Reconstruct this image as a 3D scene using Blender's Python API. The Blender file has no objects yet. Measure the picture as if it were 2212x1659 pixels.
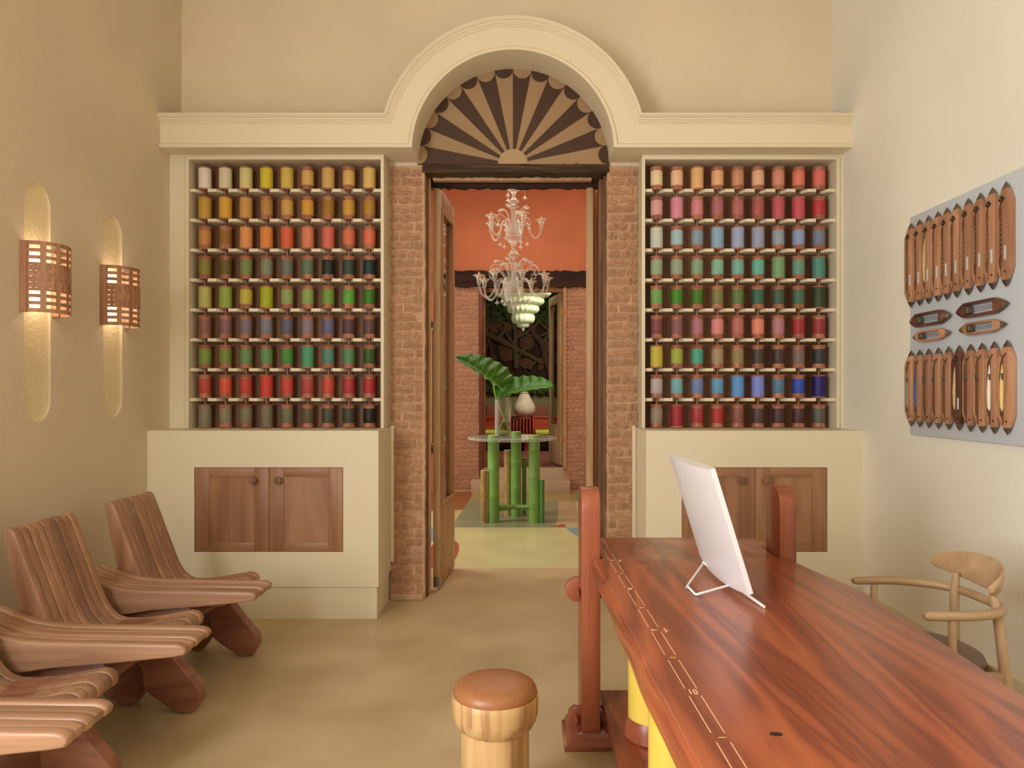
import bpy, bmesh, math, random
from mathutils import Vector, Matrix
from math import sin, cos, pi, radians as R
random.seed(7)
SC = bpy.context.scene
COL = SC.collection

# ------------------------------------------------------------------ camera, world, light, exposure
F = 1560.0 / 2212.0 * 36.0
cam = bpy.data.objects.new('camera', bpy.data.cameras.new('camera')); COL.objects.link(cam)
cam.location = (0, 0, 1.45); cam.rotation_euler = (R(90), 0, 0)
cam.data.sensor_width = 36; cam.data.lens = F
cam.data.shift_x = -21 / 2212; cam.data.shift_y = 20.5 / 2212
cam.data.clip_start = 0.05
SC.camera = cam
w = bpy.data.worlds.new('world'); SC.world = w; w.use_nodes = True
w.node_tree.nodes['Background'].inputs[0].default_value = (0.9, 0.93, 1, 1)
w.node_tree.nodes['Background'].inputs[1].default_value = 0.6
SC.view_settings.view_transform = 'Standard'; SC.view_settings.look = 'None'
SC.view_settings.exposure = 0.41; SC.view_settings.gamma = 1.0
SC.view_settings.use_curve_mapping = False

def area(name, loc, target, sx, sy, power, color, spread=180):
    l = bpy.data.lights.new(name, 'AREA'); l.shape = 'RECTANGLE'; l.size = sx; l.size_y = sy
    l.energy = power; l.color = color; l.spread = R(spread)
    o = bpy.data.objects.new(name, l); COL.objects.link(o); o.location = loc
    o.rotation_euler = (Vector(target) - Vector(loc)).to_track_quat('-Z', 'Y').to_euler()
    return o
# daylight through the tall window on the side behind the camera; plus an added fill from the closed rear
area('window_daylight', (-2.32, 0.1, 1.95), (2.2, 1.0, 1.9), 1.9, 2.5, 188, (1.0, 0.995, 0.985))
area('rear_fill', (-1.0, -2.3, 2.5), (1.6, 5, 2.0), 2.4, 2.6, 28, (1.0, 0.97, 0.93))
# middle room: tall window on its side wall; added overhead fill, no roof opening
area('hall_window_daylight', (-3.05, 7.2, 1.9), (0, 7.7, 0.6), 1.6, 2.6, 84, (1.0, 0.95, 0.82))
area('hall_ceiling_fill', (0.3, 8.0, 4.65), (0.3, 8.0, 0), 3.0, 2.6, 56, (1.0, 0.90, 0.74))
area('garden_room_fill', (0.9, 11.7, 3.7), (-0.1, 14.0, 0.9), 1.4, 1.2, 29, (1.0, 0.93, 0.78), 110)  # added unseen fill, aimed to light the bench fronts

# ------------------------------------------------------------------ helpers
def lin(c):
    return tuple((x / 255 / 12.92) if x / 255 <= 0.04045 else ((x / 255 + 0.055) / 1.055) ** 2.4 for x in c)

def new_mat(name):
    m = bpy.data.materials.new(name); m.use_nodes = True
    nt = m.node_tree; b = nt.nodes['Principled BSDF']
    return m, nt, b

def N(nt, typ, **kw):
    n = nt.nodes.new(typ)
    for k, v in kw.items():
        if k.startswith('i_'): n.inputs[k[2:].replace('_', ' ')].default_value = v
        else: setattr(n, k, v)
    return n

def paint(name, c, rough=0.7, var=0.04, scale=3.0, bump=0.0, bscale=60, metal=0.0, coat=0.0, spec=0.5, rand=0.0, c2=None):
    """plain surface with a soft mottling, optional fine relief"""
    m, nt, b = new_mat(name)
    L = nt.links.new
    tc = N(nt, 'ShaderNodeTexCoord')
    no = N(nt, 'ShaderNodeTexNoise'); no.inputs['Scale'].default_value = scale; no.inputs['Detail'].default_value = 5
    L(tc.outputs['Object'], no.inputs['Vector'])
    r = N(nt, 'ShaderNodeValToRGB')
    col = lin(c)
    if c2 is None:
        a = tuple(max(0, x * (1 - var * 2)) for x in col); d = tuple(min(1, x * (1 + var * 2)) for x in col)
    else:
        a, d = col, lin(c2)
    r.color_ramp.elements[0].color = a + (1,); r.color_ramp.elements[0].position = 0.3
    r.color_ramp.elements[1].color = d + (1,); r.color_ramp.elements[1].position = 0.7
    L(no.outputs['Fac'], r.inputs['Fac'])
    out = r.outputs['Color']
    if rand:
        oi = N(nt, 'ShaderNodeObjectInfo'); hs = N(nt, 'ShaderNodeHueSaturation')
        mr = N(nt, 'ShaderNodeMapRange'); mr.inputs['To Min'].default_value = 1 - rand; mr.inputs['To Max'].default_value = 1 + rand
        L(oi.outputs['Random'], mr.inputs['Value']); L(mr.outputs['Result'], hs.inputs['Value']); L(out, hs.inputs['Color']); out = hs.outputs['Color']
    L(out, b.inputs['Base Color'])
    b.inputs['Roughness'].default_value = rough; b.inputs['Metallic'].default_value = metal
    b.inputs['Coat Weight'].default_value = coat; b.inputs['Specular IOR Level'].default_value = spec
    if bump:
        n2 = N(nt, 'ShaderNodeTexNoise'); n2.inputs['Scale'].default_value = bscale; n2.inputs['Detail'].default_value = 4
        L(tc.outputs['Object'], n2.inputs['Vector'])
        bp = N(nt, 'ShaderNodeBump'); bp.inputs['Strength'].default_value = bump; bp.inputs['Distance'].default_value = 0.01
        L(n2.outputs['Fac'], bp.inputs['Height']); L(bp.outputs['Normal'], b.inputs['Normal'])
    return m

def wood(name, c1, c2, c3=None, axis='Z', scale=6.0, stretch=0.10, rough=0.45, coat=0.0, grain=0.42, rand=0.12, dist=0.45, fig=0.8):
    """wood: c1 light, c2 dark, fibres along the axis"""
    m, nt, b = new_mat(name); L = nt.links.new
    tc = N(nt, 'ShaderNodeTexCoord'); oi = N(nt, 'ShaderNodeObjectInfo')
    va = N(nt, 'ShaderNodeVectorMath', operation='MULTIPLY_ADD')
    cx = N(nt, 'ShaderNodeCombineXYZ')
    for i in range(3): L(oi.outputs['Random'], cx.inputs[i])
    va.inputs[1].default_value = (7, 5, 9)
    L(cx.outputs[0], va.inputs[0]); L(tc.outputs['Object'], va.inputs[2])
    mp = N(nt, 'ShaderNodeMapping'); s = [1, 1, 1]; s['XYZ'.index(axis)] = stretch; mp.inputs['Scale'].default_value = s
    L(va.outputs[0], mp.inputs['Vector'])
    no = N(nt, 'ShaderNodeTexNoise'); no.inputs['Scale'].default_value = scale; no.inputs['Detail'].default_value = 3; no.inputs['Distortion'].default_value = dist
    L(mp.outputs[0], no.inputs['Vector'])
    mm = N(nt, 'ShaderNodeMath', operation='MULTIPLY'); mm.inputs[1].default_value = 9 * fig; L(no.outputs['Fac'], mm.inputs[0])
    sn = N(nt, 'ShaderNodeMath', operation='PINGPONG'); sn.inputs[1].default_value = 1.0; L(mm.outputs[0], sn.inputs[0])
    mp2 = N(nt, 'ShaderNodeMapping'); s2 = [1, 1, 1]; s2['XYZ'.index(axis)] = 0.03; mp2.inputs['Scale'].default_value = s2
    L(va.outputs[0], mp2.inputs['Vector'])
    n2 = N(nt, 'ShaderNodeTexNoise'); n2.inputs['Scale'].default_value = 170; n2.inputs['Detail'].default_value = 3; L(mp2.outputs[0], n2.inputs['Vector'])
    mx = N(nt, 'ShaderNodeMix', data_type='FLOAT'); mx.inputs['Factor'].default_value = grain
    L(sn.outputs[0], mx.inputs[2]); L(n2.outputs['Fac'], mx.inputs[3])
    r = N(nt, 'ShaderNodeValToRGB'); e = r.color_ramp.elements
    e[0].color = lin(c2) + (1,); e[0].position = 0.1; e[1].color = lin(c1) + (1,); e[1].position = 0.8
    if c3:
        q = e.new(0.45); q.color = lin(c3) + (1,)
    L(mx.outputs[0], r.inputs['Fac'])
    hs = N(nt, 'ShaderNodeHueSaturation'); mr = N(nt, 'ShaderNodeMapRange')
    mr.inputs['To Min'].default_value = 1 - rand; mr.inputs['To Max'].default_value = 1 + rand
    L(oi.outputs['Random'], mr.inputs['Value']); L(mr.outputs['Result'], hs.inputs['Value']); L(r.outputs['Color'], hs.inputs['Color'])
    L(hs.outputs['Color'], b.inputs['Base Color'])
    b.inputs['Roughness'].default_value = rough; b.inputs['Coat Weight'].default_value = coat; b.inputs['Coat Roughness'].default_value = 0.25
    bp = N(nt, 'ShaderNodeBump'); bp.inputs['Strength'].default_value = 0.08; bp.inputs['Distance'].default_value = 0.003
    L(n2.outputs['Fac'], bp.inputs['Height']); L(bp.outputs['Normal'], b.inputs['Normal'])
    return m

def glassy(name, c, rough=0.03, opacity=0.25, ior=1.45):
    """thin clear glass: see-through with reflections at grazing angles"""
    m, nt, b = new_mat(name); L = nt.links.new
    out = nt.nodes['Material Output']
    tr = N(nt, 'ShaderNodeBsdfTransparent'); tr.inputs[0].default_value = lin(c) + (1,)
    gl = N(nt, 'ShaderNodeBsdfGlossy'); gl.inputs['Roughness'].default_value = rough
    fr = N(nt, 'ShaderNodeLayerWeight'); fr.inputs['Blend'].default_value = opacity
    mx = N(nt, 'ShaderNodeMixShader')
    L(fr.outputs['Facing'], mx.inputs[0]); L(tr.outputs[0], mx.inputs[1]); L(gl.outputs[0], mx.inputs[2]); L(mx.outputs[0], out.inputs[0])
    nt.nodes.remove(b)
    return m

ROOTLOC = {}
def wloc(o):
    while o.parent is not None: o = o.parent
    return Vector(ROOTLOC.get(o.name, (0, 0, 0)))

class MB:
    def __init__(s): s.bm = bmesh.new()
    def poly(s, vs, fs):
        v = [s.bm.verts.new(p) for p in vs]
        for f in fs:
            try: s.bm.faces.new([v[i] for i in f])
            except ValueError: pass
        return v
    def box(s, x0, x1, y0, y1, z0, z1, M=None):
        c = [(x0, y0, z0), (x1, y0, z0), (x1, y1, z0), (x0, y1, z0), (x0, y0, z1), (x1, y0, z1), (x1, y1, z1), (x0, y1, z1)]
        if M: c = [M @ Vector(p) for p in c]
        s.poly(c, [(0, 3, 2, 1), (4, 5, 6, 7), (0, 1, 5, 4), (1, 2, 6, 5), (2, 3, 7, 6), (3, 0, 4, 7)]); return s
    def prism(s, pts, axis, a, b):
        """pts 2-D outline; axis X: (y,z), Y: (x,z), Z: (x,y)"""
        def P(p, t):
            return {'X': (t, p[0], p[1]), 'Y': (p[0], t, p[1]), 'Z': (p[0], p[1], t)}[axis]
        n = len(pts); vs = [P(p, a) for p in pts] + [P(p, b) for p in pts]
        s.poly(vs, [tuple(range(n)), tuple(range(2 * n - 1, n - 1, -1))] + [(i, (i + 1) % n, n + (i + 1) % n, n + i) for i in range(n)]); return s
    def plate(s, outer, holes, axis, a, b):
        def P(p, t):
            return {'X': (t, p[0], p[1]), 'Y': (p[0], t, p[1]), 'Z': (p[0], p[1], t)}[axis]
        tmp = bmesh.new()
        for loop in [outer] + list(holes):
            v = [tmp.verts.new(P(p, a)) for p in loop]
            for i in range(len(v)): tmp.edges.new((v[i], v[(i + 1) % len(v)]))
        bmesh.ops.triangle_fill(tmp, use_beauty=True, use_dissolve=False, edges=tmp.edges[:])
        d = Vector(P((0, 0), b)) - Vector(P((0, 0), a))
        idx = {v: i for i, v in enumerate(tmp.verts)}
        vs = [v.co.copy() for v in tmp.verts]; n = len(vs)
        fs = [[idx[v] for v in f.verts] for f in tmp.faces]
        allv = vs + [v + d for v in vs]
        faces = fs + [[i + n for i in reversed(f)] for f in fs]
        k = 0
        for loop in [outer] + list(holes):
            m = len(loop)
            for i in range(m): faces.append([k + i, k + (i + 1) % m, n + k + (i + 1) % m, n + k + i])
            k += m
        tmp.free(); s.poly(allv, faces); return s
    def lathe(s, prof, c=(0, 0, 0), seg=24, lobes=0, amp=0.0, M=None):
        """prof: (radius, z)"""
        vs, fs = [], []
        for r, z in prof:
            for i in range(seg):
                a = 2 * pi * i / seg; rr = r * (1 + (amp * (abs(cos(a * lobes / 2)) - 0.6) if lobes else 0))
                p = Vector((rr * cos(a), rr * sin(a), z))
                vs.append((M @ p if M else p) + Vector(c))
        n = len(prof)
        for j in range(n - 1):
            for i in range(seg):
                k = (i + 1) % seg; fs.append((j * seg + i, j * seg + k, (j + 1) * seg + k, (j + 1) * seg + i))
        fs.append(tuple(range(seg - 1, -1, -1))); fs.append(tuple(range((n - 1) * seg, n * seg)))
        s.poly(vs, fs); return s
    def tube(s, pts, rad, seg=8, flat=1.0, up=None):
        pts = [Vector(p) for p in pts]; n = len(pts)
        rr = rad if isinstance(rad, (list, tuple)) else [rad] * n
        vs, fs = [], []; ref = Vector(up) if up else None
        for i, p in enumerate(pts):
            t = (pts[min(i + 1, n - 1)] - pts[max(i - 1, 0)]).normalized()
            if ref is None: ref = Vector((0, 0, 1)) if abs(t.z) < 0.9 else Vector((1, 0, 0))
            a = (ref - t * ref.dot(t)).normalized(); b = t.cross(a)
            if not up: ref = a
            for k in range(seg):
                q = 2 * pi * k / seg
                vs.append(p + a * (cos(q) * rr[i]) + b * (sin(q) * rr[i] * flat))
        for j in range(n - 1):
            for k in range(seg):
                m = (k + 1) % seg; fs.append((j * seg + k, j * seg + m, (j + 1) * seg + m, (j + 1) * seg + k))
        fs.append(tuple(range(seg - 1, -1, -1))); fs.append(tuple(range((n - 1) * seg, n * seg)))
        s.poly(vs, fs); return s
    def grid(s, rows):
        n, m = len(rows), len(rows[0]); vs = [p for r in rows for p in r]
        s.poly(vs, [(j * m + i, j * m + i + 1, (j + 1) * m + i + 1, (j + 1) * m + i) for j in range(n - 1) for i in range(m - 1)]); return s
    def xf(s, M): bmesh.ops.transform(s.bm, matrix=M, verts=s.bm.verts[:]); return s
    def build(s, name, mat, parent=None, bev=0, seg=2, kind=None, local=False, smooth=40, bang=35):
        bm = s.bm
        bmesh.ops.remove_doubles(bm, verts=bm.verts[:], dist=1e-6)
        bmesh.ops.recalc_face_normals(bm, faces=bm.faces[:])
        if bev:
            es = [e for e in bm.edges if len(e.link_faces) == 2 and e.calc_face_angle(0) > R(bang)]
            bmesh.ops.bevel(bm, geom=es, offset=bev, segments=seg, profile=0.5, affect='EDGES', clamp_overlap=True)
        if parent is not None and not local: bmesh.ops.translate(bm, verts=bm.verts[:], vec=-wloc(parent))
        for f in bm.faces: f.smooth = True
        for e in bm.edges:
            if len(e.link_faces) != 2 or e.calc_face_angle(0) > R(smooth): e.smooth = False
        me = bpy.data.meshes.new(name); bm.to_mesh(me); bm.free()
        me.materials.append(mat)
        o = bpy.data.objects.new(name, me); COL.objects.link(o)
        if parent is not None: o.parent = parent
        if kind: o['kind'] = kind
        return o

def thing(name, label, cat, loc=(0, 0, 0), group=None):
    o = bpy.data.objects.new(name, None); COL.objects.link(o); o.empty_display_size = 0.1
    o.location = loc; ROOTLOC[o.name] = tuple(loc); tag(o, label, cat, group); return o
def tag(o, label, cat, group=None):
    o['label'] = label; o['category'] = cat
    if group: o['group'] = group
    return o
def struct(o): o['kind'] = 'structure'; return o
def clone(o, parent=None):
    c = o.copy(); COL.objects.link(c)
    if parent is not None: c.parent = parent
    for ch in list(o.children): clone(ch, c)
    return c
def instance(mesh, name, parent, loc=(0, 0, 0), rot=(0, 0, 0), scale=(1, 1, 1)):
    o = bpy.data.objects.new(name, mesh); COL.objects.link(o); o.parent = parent
    o.location = loc; o.rotation_euler = rot; o.scale = scale; return o
def arc(cx, cz, r, a0, a1, n): return [(cx + r * cos(a0 + (a1 - a0) * i / n), cz + r * sin(a0 + (a1 - a0) * i / n)) for i in range(n + 1)]
def smoothline(pts, n=6):
    """Catmull-Rom through 3-D or 2-D points"""
    P = [Vector(p) for p in pts]; out = []
    for i in range(len(P) - 1):
        a, b, c, d = P[max(i - 1, 0)], P[i], P[i + 1], P[min(i + 2, len(P) - 1)]
        for k in range(n):
            t = k / n
            out.append(0.5 * ((2 * b) + (c - a) * t + (2 * a - 5 * b + 4 * c - d) * t * t + (3 * b - a - 3 * c + d) * t ** 3))
    out.append(P[-1]); return out
ORD = ['first', 'second', 'third', 'fourth', 'fifth', 'sixth', 'seventh', 'eighth', 'ninth', 'tenth']

# ------------------------------------------------------------------ materials
WALL = paint('lime_plaster', (222, 206, 178), 0.85, 0.03, 1.2, 0.12, 55)
GROOVE = paint('lit_rough_plaster', (236, 218, 176), 0.9, 0.03, 4, 0.5, 45)  # paler than the wall, sconce glow painted into the colour
TRIMM = paint('cream_paint', (228, 215, 186), 0.5, 0.012, 1.5)
CABM = paint('cream_cabinet_paint', (226, 215, 187), 0.5, 0.012, 1.5)
CEILM = paint('ceiling_paint', (240, 226, 196), 0.9, 0.02)
FLOORM = paint('polished_plaster_floor', (176, 154, 116), 0.42, 0.06, 2.2, 0.03, 30, c2=(200, 180, 142))
MORTAR = paint('clay_mortar', (196, 158, 124), 0.95, 0.06, 9, 0.9, 60)
BRICK = paint('weathered_brick', (176, 134, 102), 0.95, 0.13, 3, 0.35, 9, rand=0.12)
BRICKR = paint('red_brick', (182, 138, 110), 0.95, 0.12, 3, 0.3, 9, rand=0.14)
MORTR = paint('red_mortar', (212, 172, 144), 0.95, 0.08, 9, 0.8, 50)
ORANGE = paint('terracotta_wall_paint', (206, 126, 88), 0.8, 0.05, 1.5, 0.05, 40)
DARKB = wood('charred_beam', (62, 34, 22), (20, 9, 6), axis='X', scale=9, rough=0.85, rand=0.05)
OLDW = wood('old_lintel', (92, 66, 42), (30, 18, 10), axis='X', scale=14, rough=0.85, rand=0.05)
OAK = wood('brown_oak_joinery', (198, 162, 120), (170, 132, 94), axis='Z', scale=7, rough=0.5, rand=0.06)
JAMBW = wood('dark_oak_jamb', (142, 104, 74), (100, 68, 46), axis='Z', scale=9, rough=0.6, rand=0.06)
TEAK = wood('teak_door', (166, 122, 88), (138, 96, 66), axis='Z', scale=4, rough=0.45, rand=0.06, fig=1.2, dist=.8)
TEAKX = wood('teak_rail', (164, 120, 86), (138, 96, 66), axis='X', scale=5, rough=0.45, rand=0.06)
BACKW = wood('walnut_back_panel', (128, 82, 46), (90, 54, 28), axis='Z', scale=4, rough=0.55, rand=0.05)
SPOOLW = wood('spool_wood', (174, 116, 88), (140, 86, 62), axis='Z', scale=14, rough=0.45, rand=0.14)
MAHOG = wood('mahogany_slab', (174, 94, 58), (110, 52, 34), (150, 76, 46), axis='Y', scale=3.6, stretch=0.15, rough=0.30, coat=0.3, grain=0.40, dist=1.3, rand=0.03, fig=1.15)
MAHOZ = wood('mahogany_post', (162, 90, 60), (128, 66, 44), axis='Z', scale=6, rough=0.36, coat=0.1, rand=0.05)
MAHOY = wood('mahogany_foot', (150, 82, 56), (116, 58, 40), axis='X', scale=6, rough=0.3, coat=0.25, rand=0.05)
CHW = wood('lounge_chair_wood', (180, 140, 110), (144, 106, 80), axis='X', scale=14, stretch=0.05, rough=0.38, rand=0.18, fig=.5, dist=.1)
CHWZ = wood('lounge_chair_back_wood', (178, 136, 106), (140, 102, 78), axis='Z', scale=14, stretch=0.05, rough=0.4, rand=0.24, fig=.45, dist=.1)
LEGW = wood('lounge_leg_wood', (160, 108, 84), (124, 78, 58), axis='X', scale=8, stretch=0.2, rough=0.4, rand=0.06)
ZEBRA = wood('striped_stool_wood', (212, 178, 128), (140, 98, 72), (198, 160, 110), axis='Z', scale=7, stretch=0.05, rough=0.45, rand=0.02, fig=1.1, grain=0.45)
ASH = wood('pale_oak_chair', (198, 170, 132), (174, 144, 108), axis='Z', scale=9, rough=0.4, rand=0.05, fig=.5, dist=.2)
ASHX = wood('pale_oak_bow', (192, 162, 124), (168, 136, 100), axis='X', scale=9, rough=0.4, rand=0.05, fig=.5, dist=.2)
SCONW = wood('sconce_slat_wood', (184, 138, 108), (156, 110, 82), axis='Z', scale=12, rough=0.6, rand=0.1)
SHUTW = wood('shuttle_wood', (188, 140, 106), (150, 104, 74), axis='Z', scale=10, rough=0.38, rand=0.15)
SHUTD = wood('dark_shuttle_wood', (112, 66, 46), (70, 38, 28), axis='Z', scale=10, rough=0.35, rand=0.05)
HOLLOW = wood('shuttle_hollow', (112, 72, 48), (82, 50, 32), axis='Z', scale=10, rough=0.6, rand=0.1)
DARK = paint('dark_hole', (34, 22, 16), 0.8)
STEEL = paint('worn_steel', (120, 110, 98), 0.35, 0.1, 30, metal=0.8)
BRASS = paint('brass', (200, 140, 66), 0.35, metal=0.8)
LEATH = paint('tan_leather', (160, 106, 68), 0.38, 0.03, 4, 0.08, 160)
LEATHB = paint('brown_leather', (104, 80, 64), 0.4, 0.03, 4, 0.05, 160)
YELLOW = paint('yellow_column_paint', (236, 208, 92), 0.4, 0.01)
WHITE = paint('white_plastic', (226, 226, 230), 0.35, 0.005)
WIRE = paint('white_wire', (235, 235, 235), 0.3, 0.005)
PANEL = paint('pale_blue_panel', (196, 204, 212), 0.55, 0.01)
INLAY = paint('brass_inlay', (232, 186, 142), 0.4, 0.02)
LIGHTT = paint('fan_taupe', (158, 128, 92), 0.6, 0.02)
DARKT = paint('fan_dark_brown', (66, 40, 22), 0.6, 0.03)
SCREENM = paint('copper_screen_edge', (190, 130, 90), 0.3)
def milky(name, c, lo, hi, rough=.12):
    m, nt, b = new_mat(name); L = nt.links.new
    b.inputs['Base Color'].default_value = lin(c) + (1,); b.inputs['Roughness'].default_value = rough; b.inputs['Specular IOR Level'].default_value = .9
    lw = N(nt, 'ShaderNodeLayerWeight'); lw.inputs['Blend'].default_value = .4
    mr = N(nt, 'ShaderNodeMapRange'); mr.inputs['To Min'].default_value = lo; mr.inputs['To Max'].default_value = hi
    L(lw.outputs['Facing'], mr.inputs['Value']); L(mr.outputs['Result'], b.inputs['Alpha'])
    return m
CLEAR = milky('clear_glass', (226, 232, 230), .02, .5, .04)
PANE = glassy('window_pane_glass', (240, 244, 240), 0.02, 0.2)

# ------------------------------------------------------------------ room shell
LX, RX = -2.403, 2.189
bx = lambda *a: MB().box(*a)
fl = struct(bx(-2.6, 2.4, -2.6, 6.0, -0.12, 0).build('floor', FLOORM))
ceil = struct(bx(-2.6, 2.4, -2.6, 5.34, 4.75, 4.9).build('ceiling', CEILM))

# left wall with two vertical light grooves
def stadium(yc, z0, z1, r, n=14):
    ry, rz = r, r * 1.15
    return [(yc + ry * cos(a), z1 - rz + rz * sin(a)) for a in [pi * i / n for i in range(n + 1)]] + \
           [(yc - ry * cos(a), z0 + rz - rz * sin(a)) for a in [pi * i / n for i in range(n + 1)]]
GY = (3.585, 4.245)
holes = [stadium(y, 1.308, 2.493, 0.098) for y in GY]
mb = MB().plate([(-2.6, 0), (5.34, 0), (5.34, 4.75), (-2.6, 4.75)], holes, 'X', LX - 0.02, LX)
mb.box(-2.6, LX - 0.02, -2.6, 5.34, 0, 4.75)
wl = struct(mb.build('wall_left', WALL))
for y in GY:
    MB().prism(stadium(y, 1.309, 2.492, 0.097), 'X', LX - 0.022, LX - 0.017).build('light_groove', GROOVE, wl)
struct(bx(RX, 2.4, -2.6, 5.34, 0, 4.75).build('wall_right', paint('lit_lime_plaster', (234, 230, 216), 0.85, 0.02, 1.0, 0.1, 55)))  # lighter copy of the wall plaster, daylight painted into it
struct(bx(-2.6, 2.4, -2.75, -2.6, 0, 4.75).build('wall_rear', WALL))
mb = MB().box(-2.6, -0.686, 5.10, 5.34, 0, 4.75).box(0.607, 2.4, 5.10, 5.34, 0, 4.75).box(-0.686, 0.607, 5.10, 5.34, 3.07, 4.75)
wb = struct(mb.build('wall_back', WALL))
# brick piers each side of the doorway
def brick_meshes(tagname, mat, n=6, jit=0.08):
    out = []
    for k in range(n):
        m = MB().box(-0.5, 0.5, -0.5, 0.5, -0.5, 0.5)
        bmesh.ops.subdivide_edges(m.bm, edges=[e for e in m.bm.edges if abs(e.verts[0].co.x - e.verts[1].co.x) > 0.5], cuts=3)
        for v in m.bm.verts:
            v.co.x += random.uniform(-jit, jit) * 0.5; v.co.z += random.uniform(-jit, jit) * 1.6; v.co.y += random.uniform(-jit, jit) * 2
        for f in m.bm.faces: f.smooth = False
        me = bpy.data.meshes.new(tagname); m.bm.to_mesh(me); m.bm.free(); me.materials.append(mat); out.append(me)
    return out
def lay_bricks(parent, meshes, x0, x1, z0, z1, yf, pitch, bw, proud, joint, depth=0.03):
    zc = z0; row = 0; cnt = 0
    while zc + pitch * 0.6 < z1:
        x = x0 - (bw * random.uniform(0.35, 0.65) if row % 2 else bw * random.uniform(0, .15))
        while x < x1 - 0.02:
            wd = bw * random.uniform(0.85, 1.15)
            a, b = max(x + joint / 2, x0 + 0.003), min(x + wd - joint / 2, x1 - 0.003)
            if b - a > 0.025:
                h = pitch - joint * random.uniform(0.7, 1.1)
                instance(random.choice(meshes), 'brick', parent, ((a + b) / 2, yf - proud + depth / 2 - random.uniform(0, 0.003), zc + pitch / 2 + random.uniform(-1, 1) * 0.002),
                         (0, random.uniform(-0.012, 0.012), 0), (b - a, depth, h)); cnt += 1
            x += wd
        zc += pitch; row += 1
    return cnt
PB = brick_meshes('brick', BRICK)
for nm, a, b in (('pillar_brick_west', -0.925, -0.686), ('pillar_brick_east', 0.607, 0.815)):
    mm_ = MB().box(a, b, 5.085, 5.11, 0, 3.05)
    # rough plastered arris and reveal beside the door frame
    side = b if a < 0 else a; sgn = 1 if a < 0 else -1
    pts = [(side - sgn * 0.02, 0)] + [(side + sgn * (0.004 + random.uniform(-0.003, 0.004)), 0.04 * k) for k in range(77)] + [(side - sgn * 0.02, 3.05)]
    mm_.prism(pts if sgn > 0 else pts[::-1], 'Y', 5.082, 5.16)
    p = struct(mm_.build('column', MORTAR, smooth=25))
    lay_bricks(p, PB, a + 0.002, b - 0.012 if a < 0 else b - 0.002, 0.05, 3.05, 5.085, 0.0635, 0.175, 0.006, 0.019)
    bx(a - 0.0 if a < 0 else a + 0.0, b - 0.004 if a < 0 else b, 5.06, 5.10, 0, 0.045).build('plinth_block', MORTAR, p, bev=0.008)

# arched cornice and fascia
CX, CZ, RI, RO, YF = -0.058, 3.06, 0.671, 0.884, 4.80
ZT, ZB = 3.30, 3.083
hw = math.sqrt(RO ** 2 - (ZT - CZ) ** 2); ab = math.asin((ZB - CZ) / RI); at_ = math.asin((ZT - CZ) / RO)
top = [(LX, ZT)] + arc(CX, CZ, RO, pi - at_, at_, 48) + [(RX, ZT)]
bot = [(LX, ZB)] + arc(CX, CZ, RI, pi - ab, ab, 48) + [(RX, ZB)]
fas = struct(MB().plate(top + bot[::-1], [], 'Y', YF, 5.10).build('cornice', TRIMM, smooth=30))
def sweep(path, prof):
    """prof (n, y): n measured to the upper side of the path in XZ"""
    P = [Vector(p) for p in path]; rows = []
    for i, p in enumerate(P):
        d0 = (P[i] - P[i - 1]).normalized() if i else None; d1 = (P[i + 1] - P[i]).normalized() if i < len(P) - 1 else None
        d0 = d0 or d1; d1 = d1 or d0
        n0, n1 = Vector((-d0.y, d0.x)), Vector((-d1.y, d1.x)); n = (n0 + n1).normalized(); k = 1 / max(0.5, n.dot(n0))
        rows.append([(p.x + n.x * a * k, y, p.y + n.y * a * k) for a, y in prof])
    return MB().grid(rows)
sweep(top, [(0.0, 5.10), (0.0, 4.758), (-0.010, 4.756), (-0.022, 4.764), (-0.028, 4.776), (-0.036, 4.778), (-0.038, 4.786), (-0.046, 4.786), (-0.048, 4.792), (-0.056, 4.793), (-0.058, 4.81)]).build('crown_moulding', TRIMM, fas, smooth=30)
sweep(bot, [(0.030, 4.81), (0.029, 4.797), (0.022, 4.786), (0.012, 4.782), (0.0, 4.786), (-0.003, 4.80), (-0.002, 5.10)]).build('bead_moulding', TRIMM, fas, smooth=30)

# fan-painted semicircular panel over the door
tc_ = (CX - 0.004, 3.062)
fan = thing('fan_panel', 'half round panel with dark brown and taupe fan rays above the doorway', 'panel', (tc_[0], 5.08, tc_[1]))
MB().prism(arc(*tc_, 0.672, 0, pi, 64), 'Y', 5.072, 5.098).build('ground_board', LIGHTT, fan)
RF, st = 0.672, pi / 16
for k in range(16):
    a0, a1 = st * k, st * (k + 1)
    cs = 2 * RF * sin(st / 2) * 0.5; mid = (a0 + a1) / 2
    hc = (tc_[0] + RF * cos(st / 2) * cos(mid), tc_[1] + RF * cos(st / 2) * sin(mid))
    half = [(hc[0] + cs * cos(mid + pi / 2 + pi * i / 12) , hc[1] + cs * sin(mid + pi / 2 + pi * i / 12)) for i in range(13)]
    if k % 2:
        # dark ray with a bite for the taupe scallop
        inner = [(tc_[0] + 0.1 * cos(a), tc_[1] + 0.1 * sin(a)) for a in (a1, a0)]
        MB().prism([inner[0]] + half[:1] + half[1:-1] + half[-1:] + [inner[1]], 'Y', 5.0695, 5.073).build('ray', DARKT, fan)
    else:
        rim = arc(*tc_, RF, a0, a1, 4)
        MB().prism(half + rim[1:-1], 'Y', 5.0695, 5.073).build('scallop', DARKT, fan)
MB().prism(arc(*tc_, 0.104, 0, pi, 24), 'Y', 5.066, 5.074).build('half_disc', paint('fan_centre', (176, 148, 110), 0.6), fan)

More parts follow.
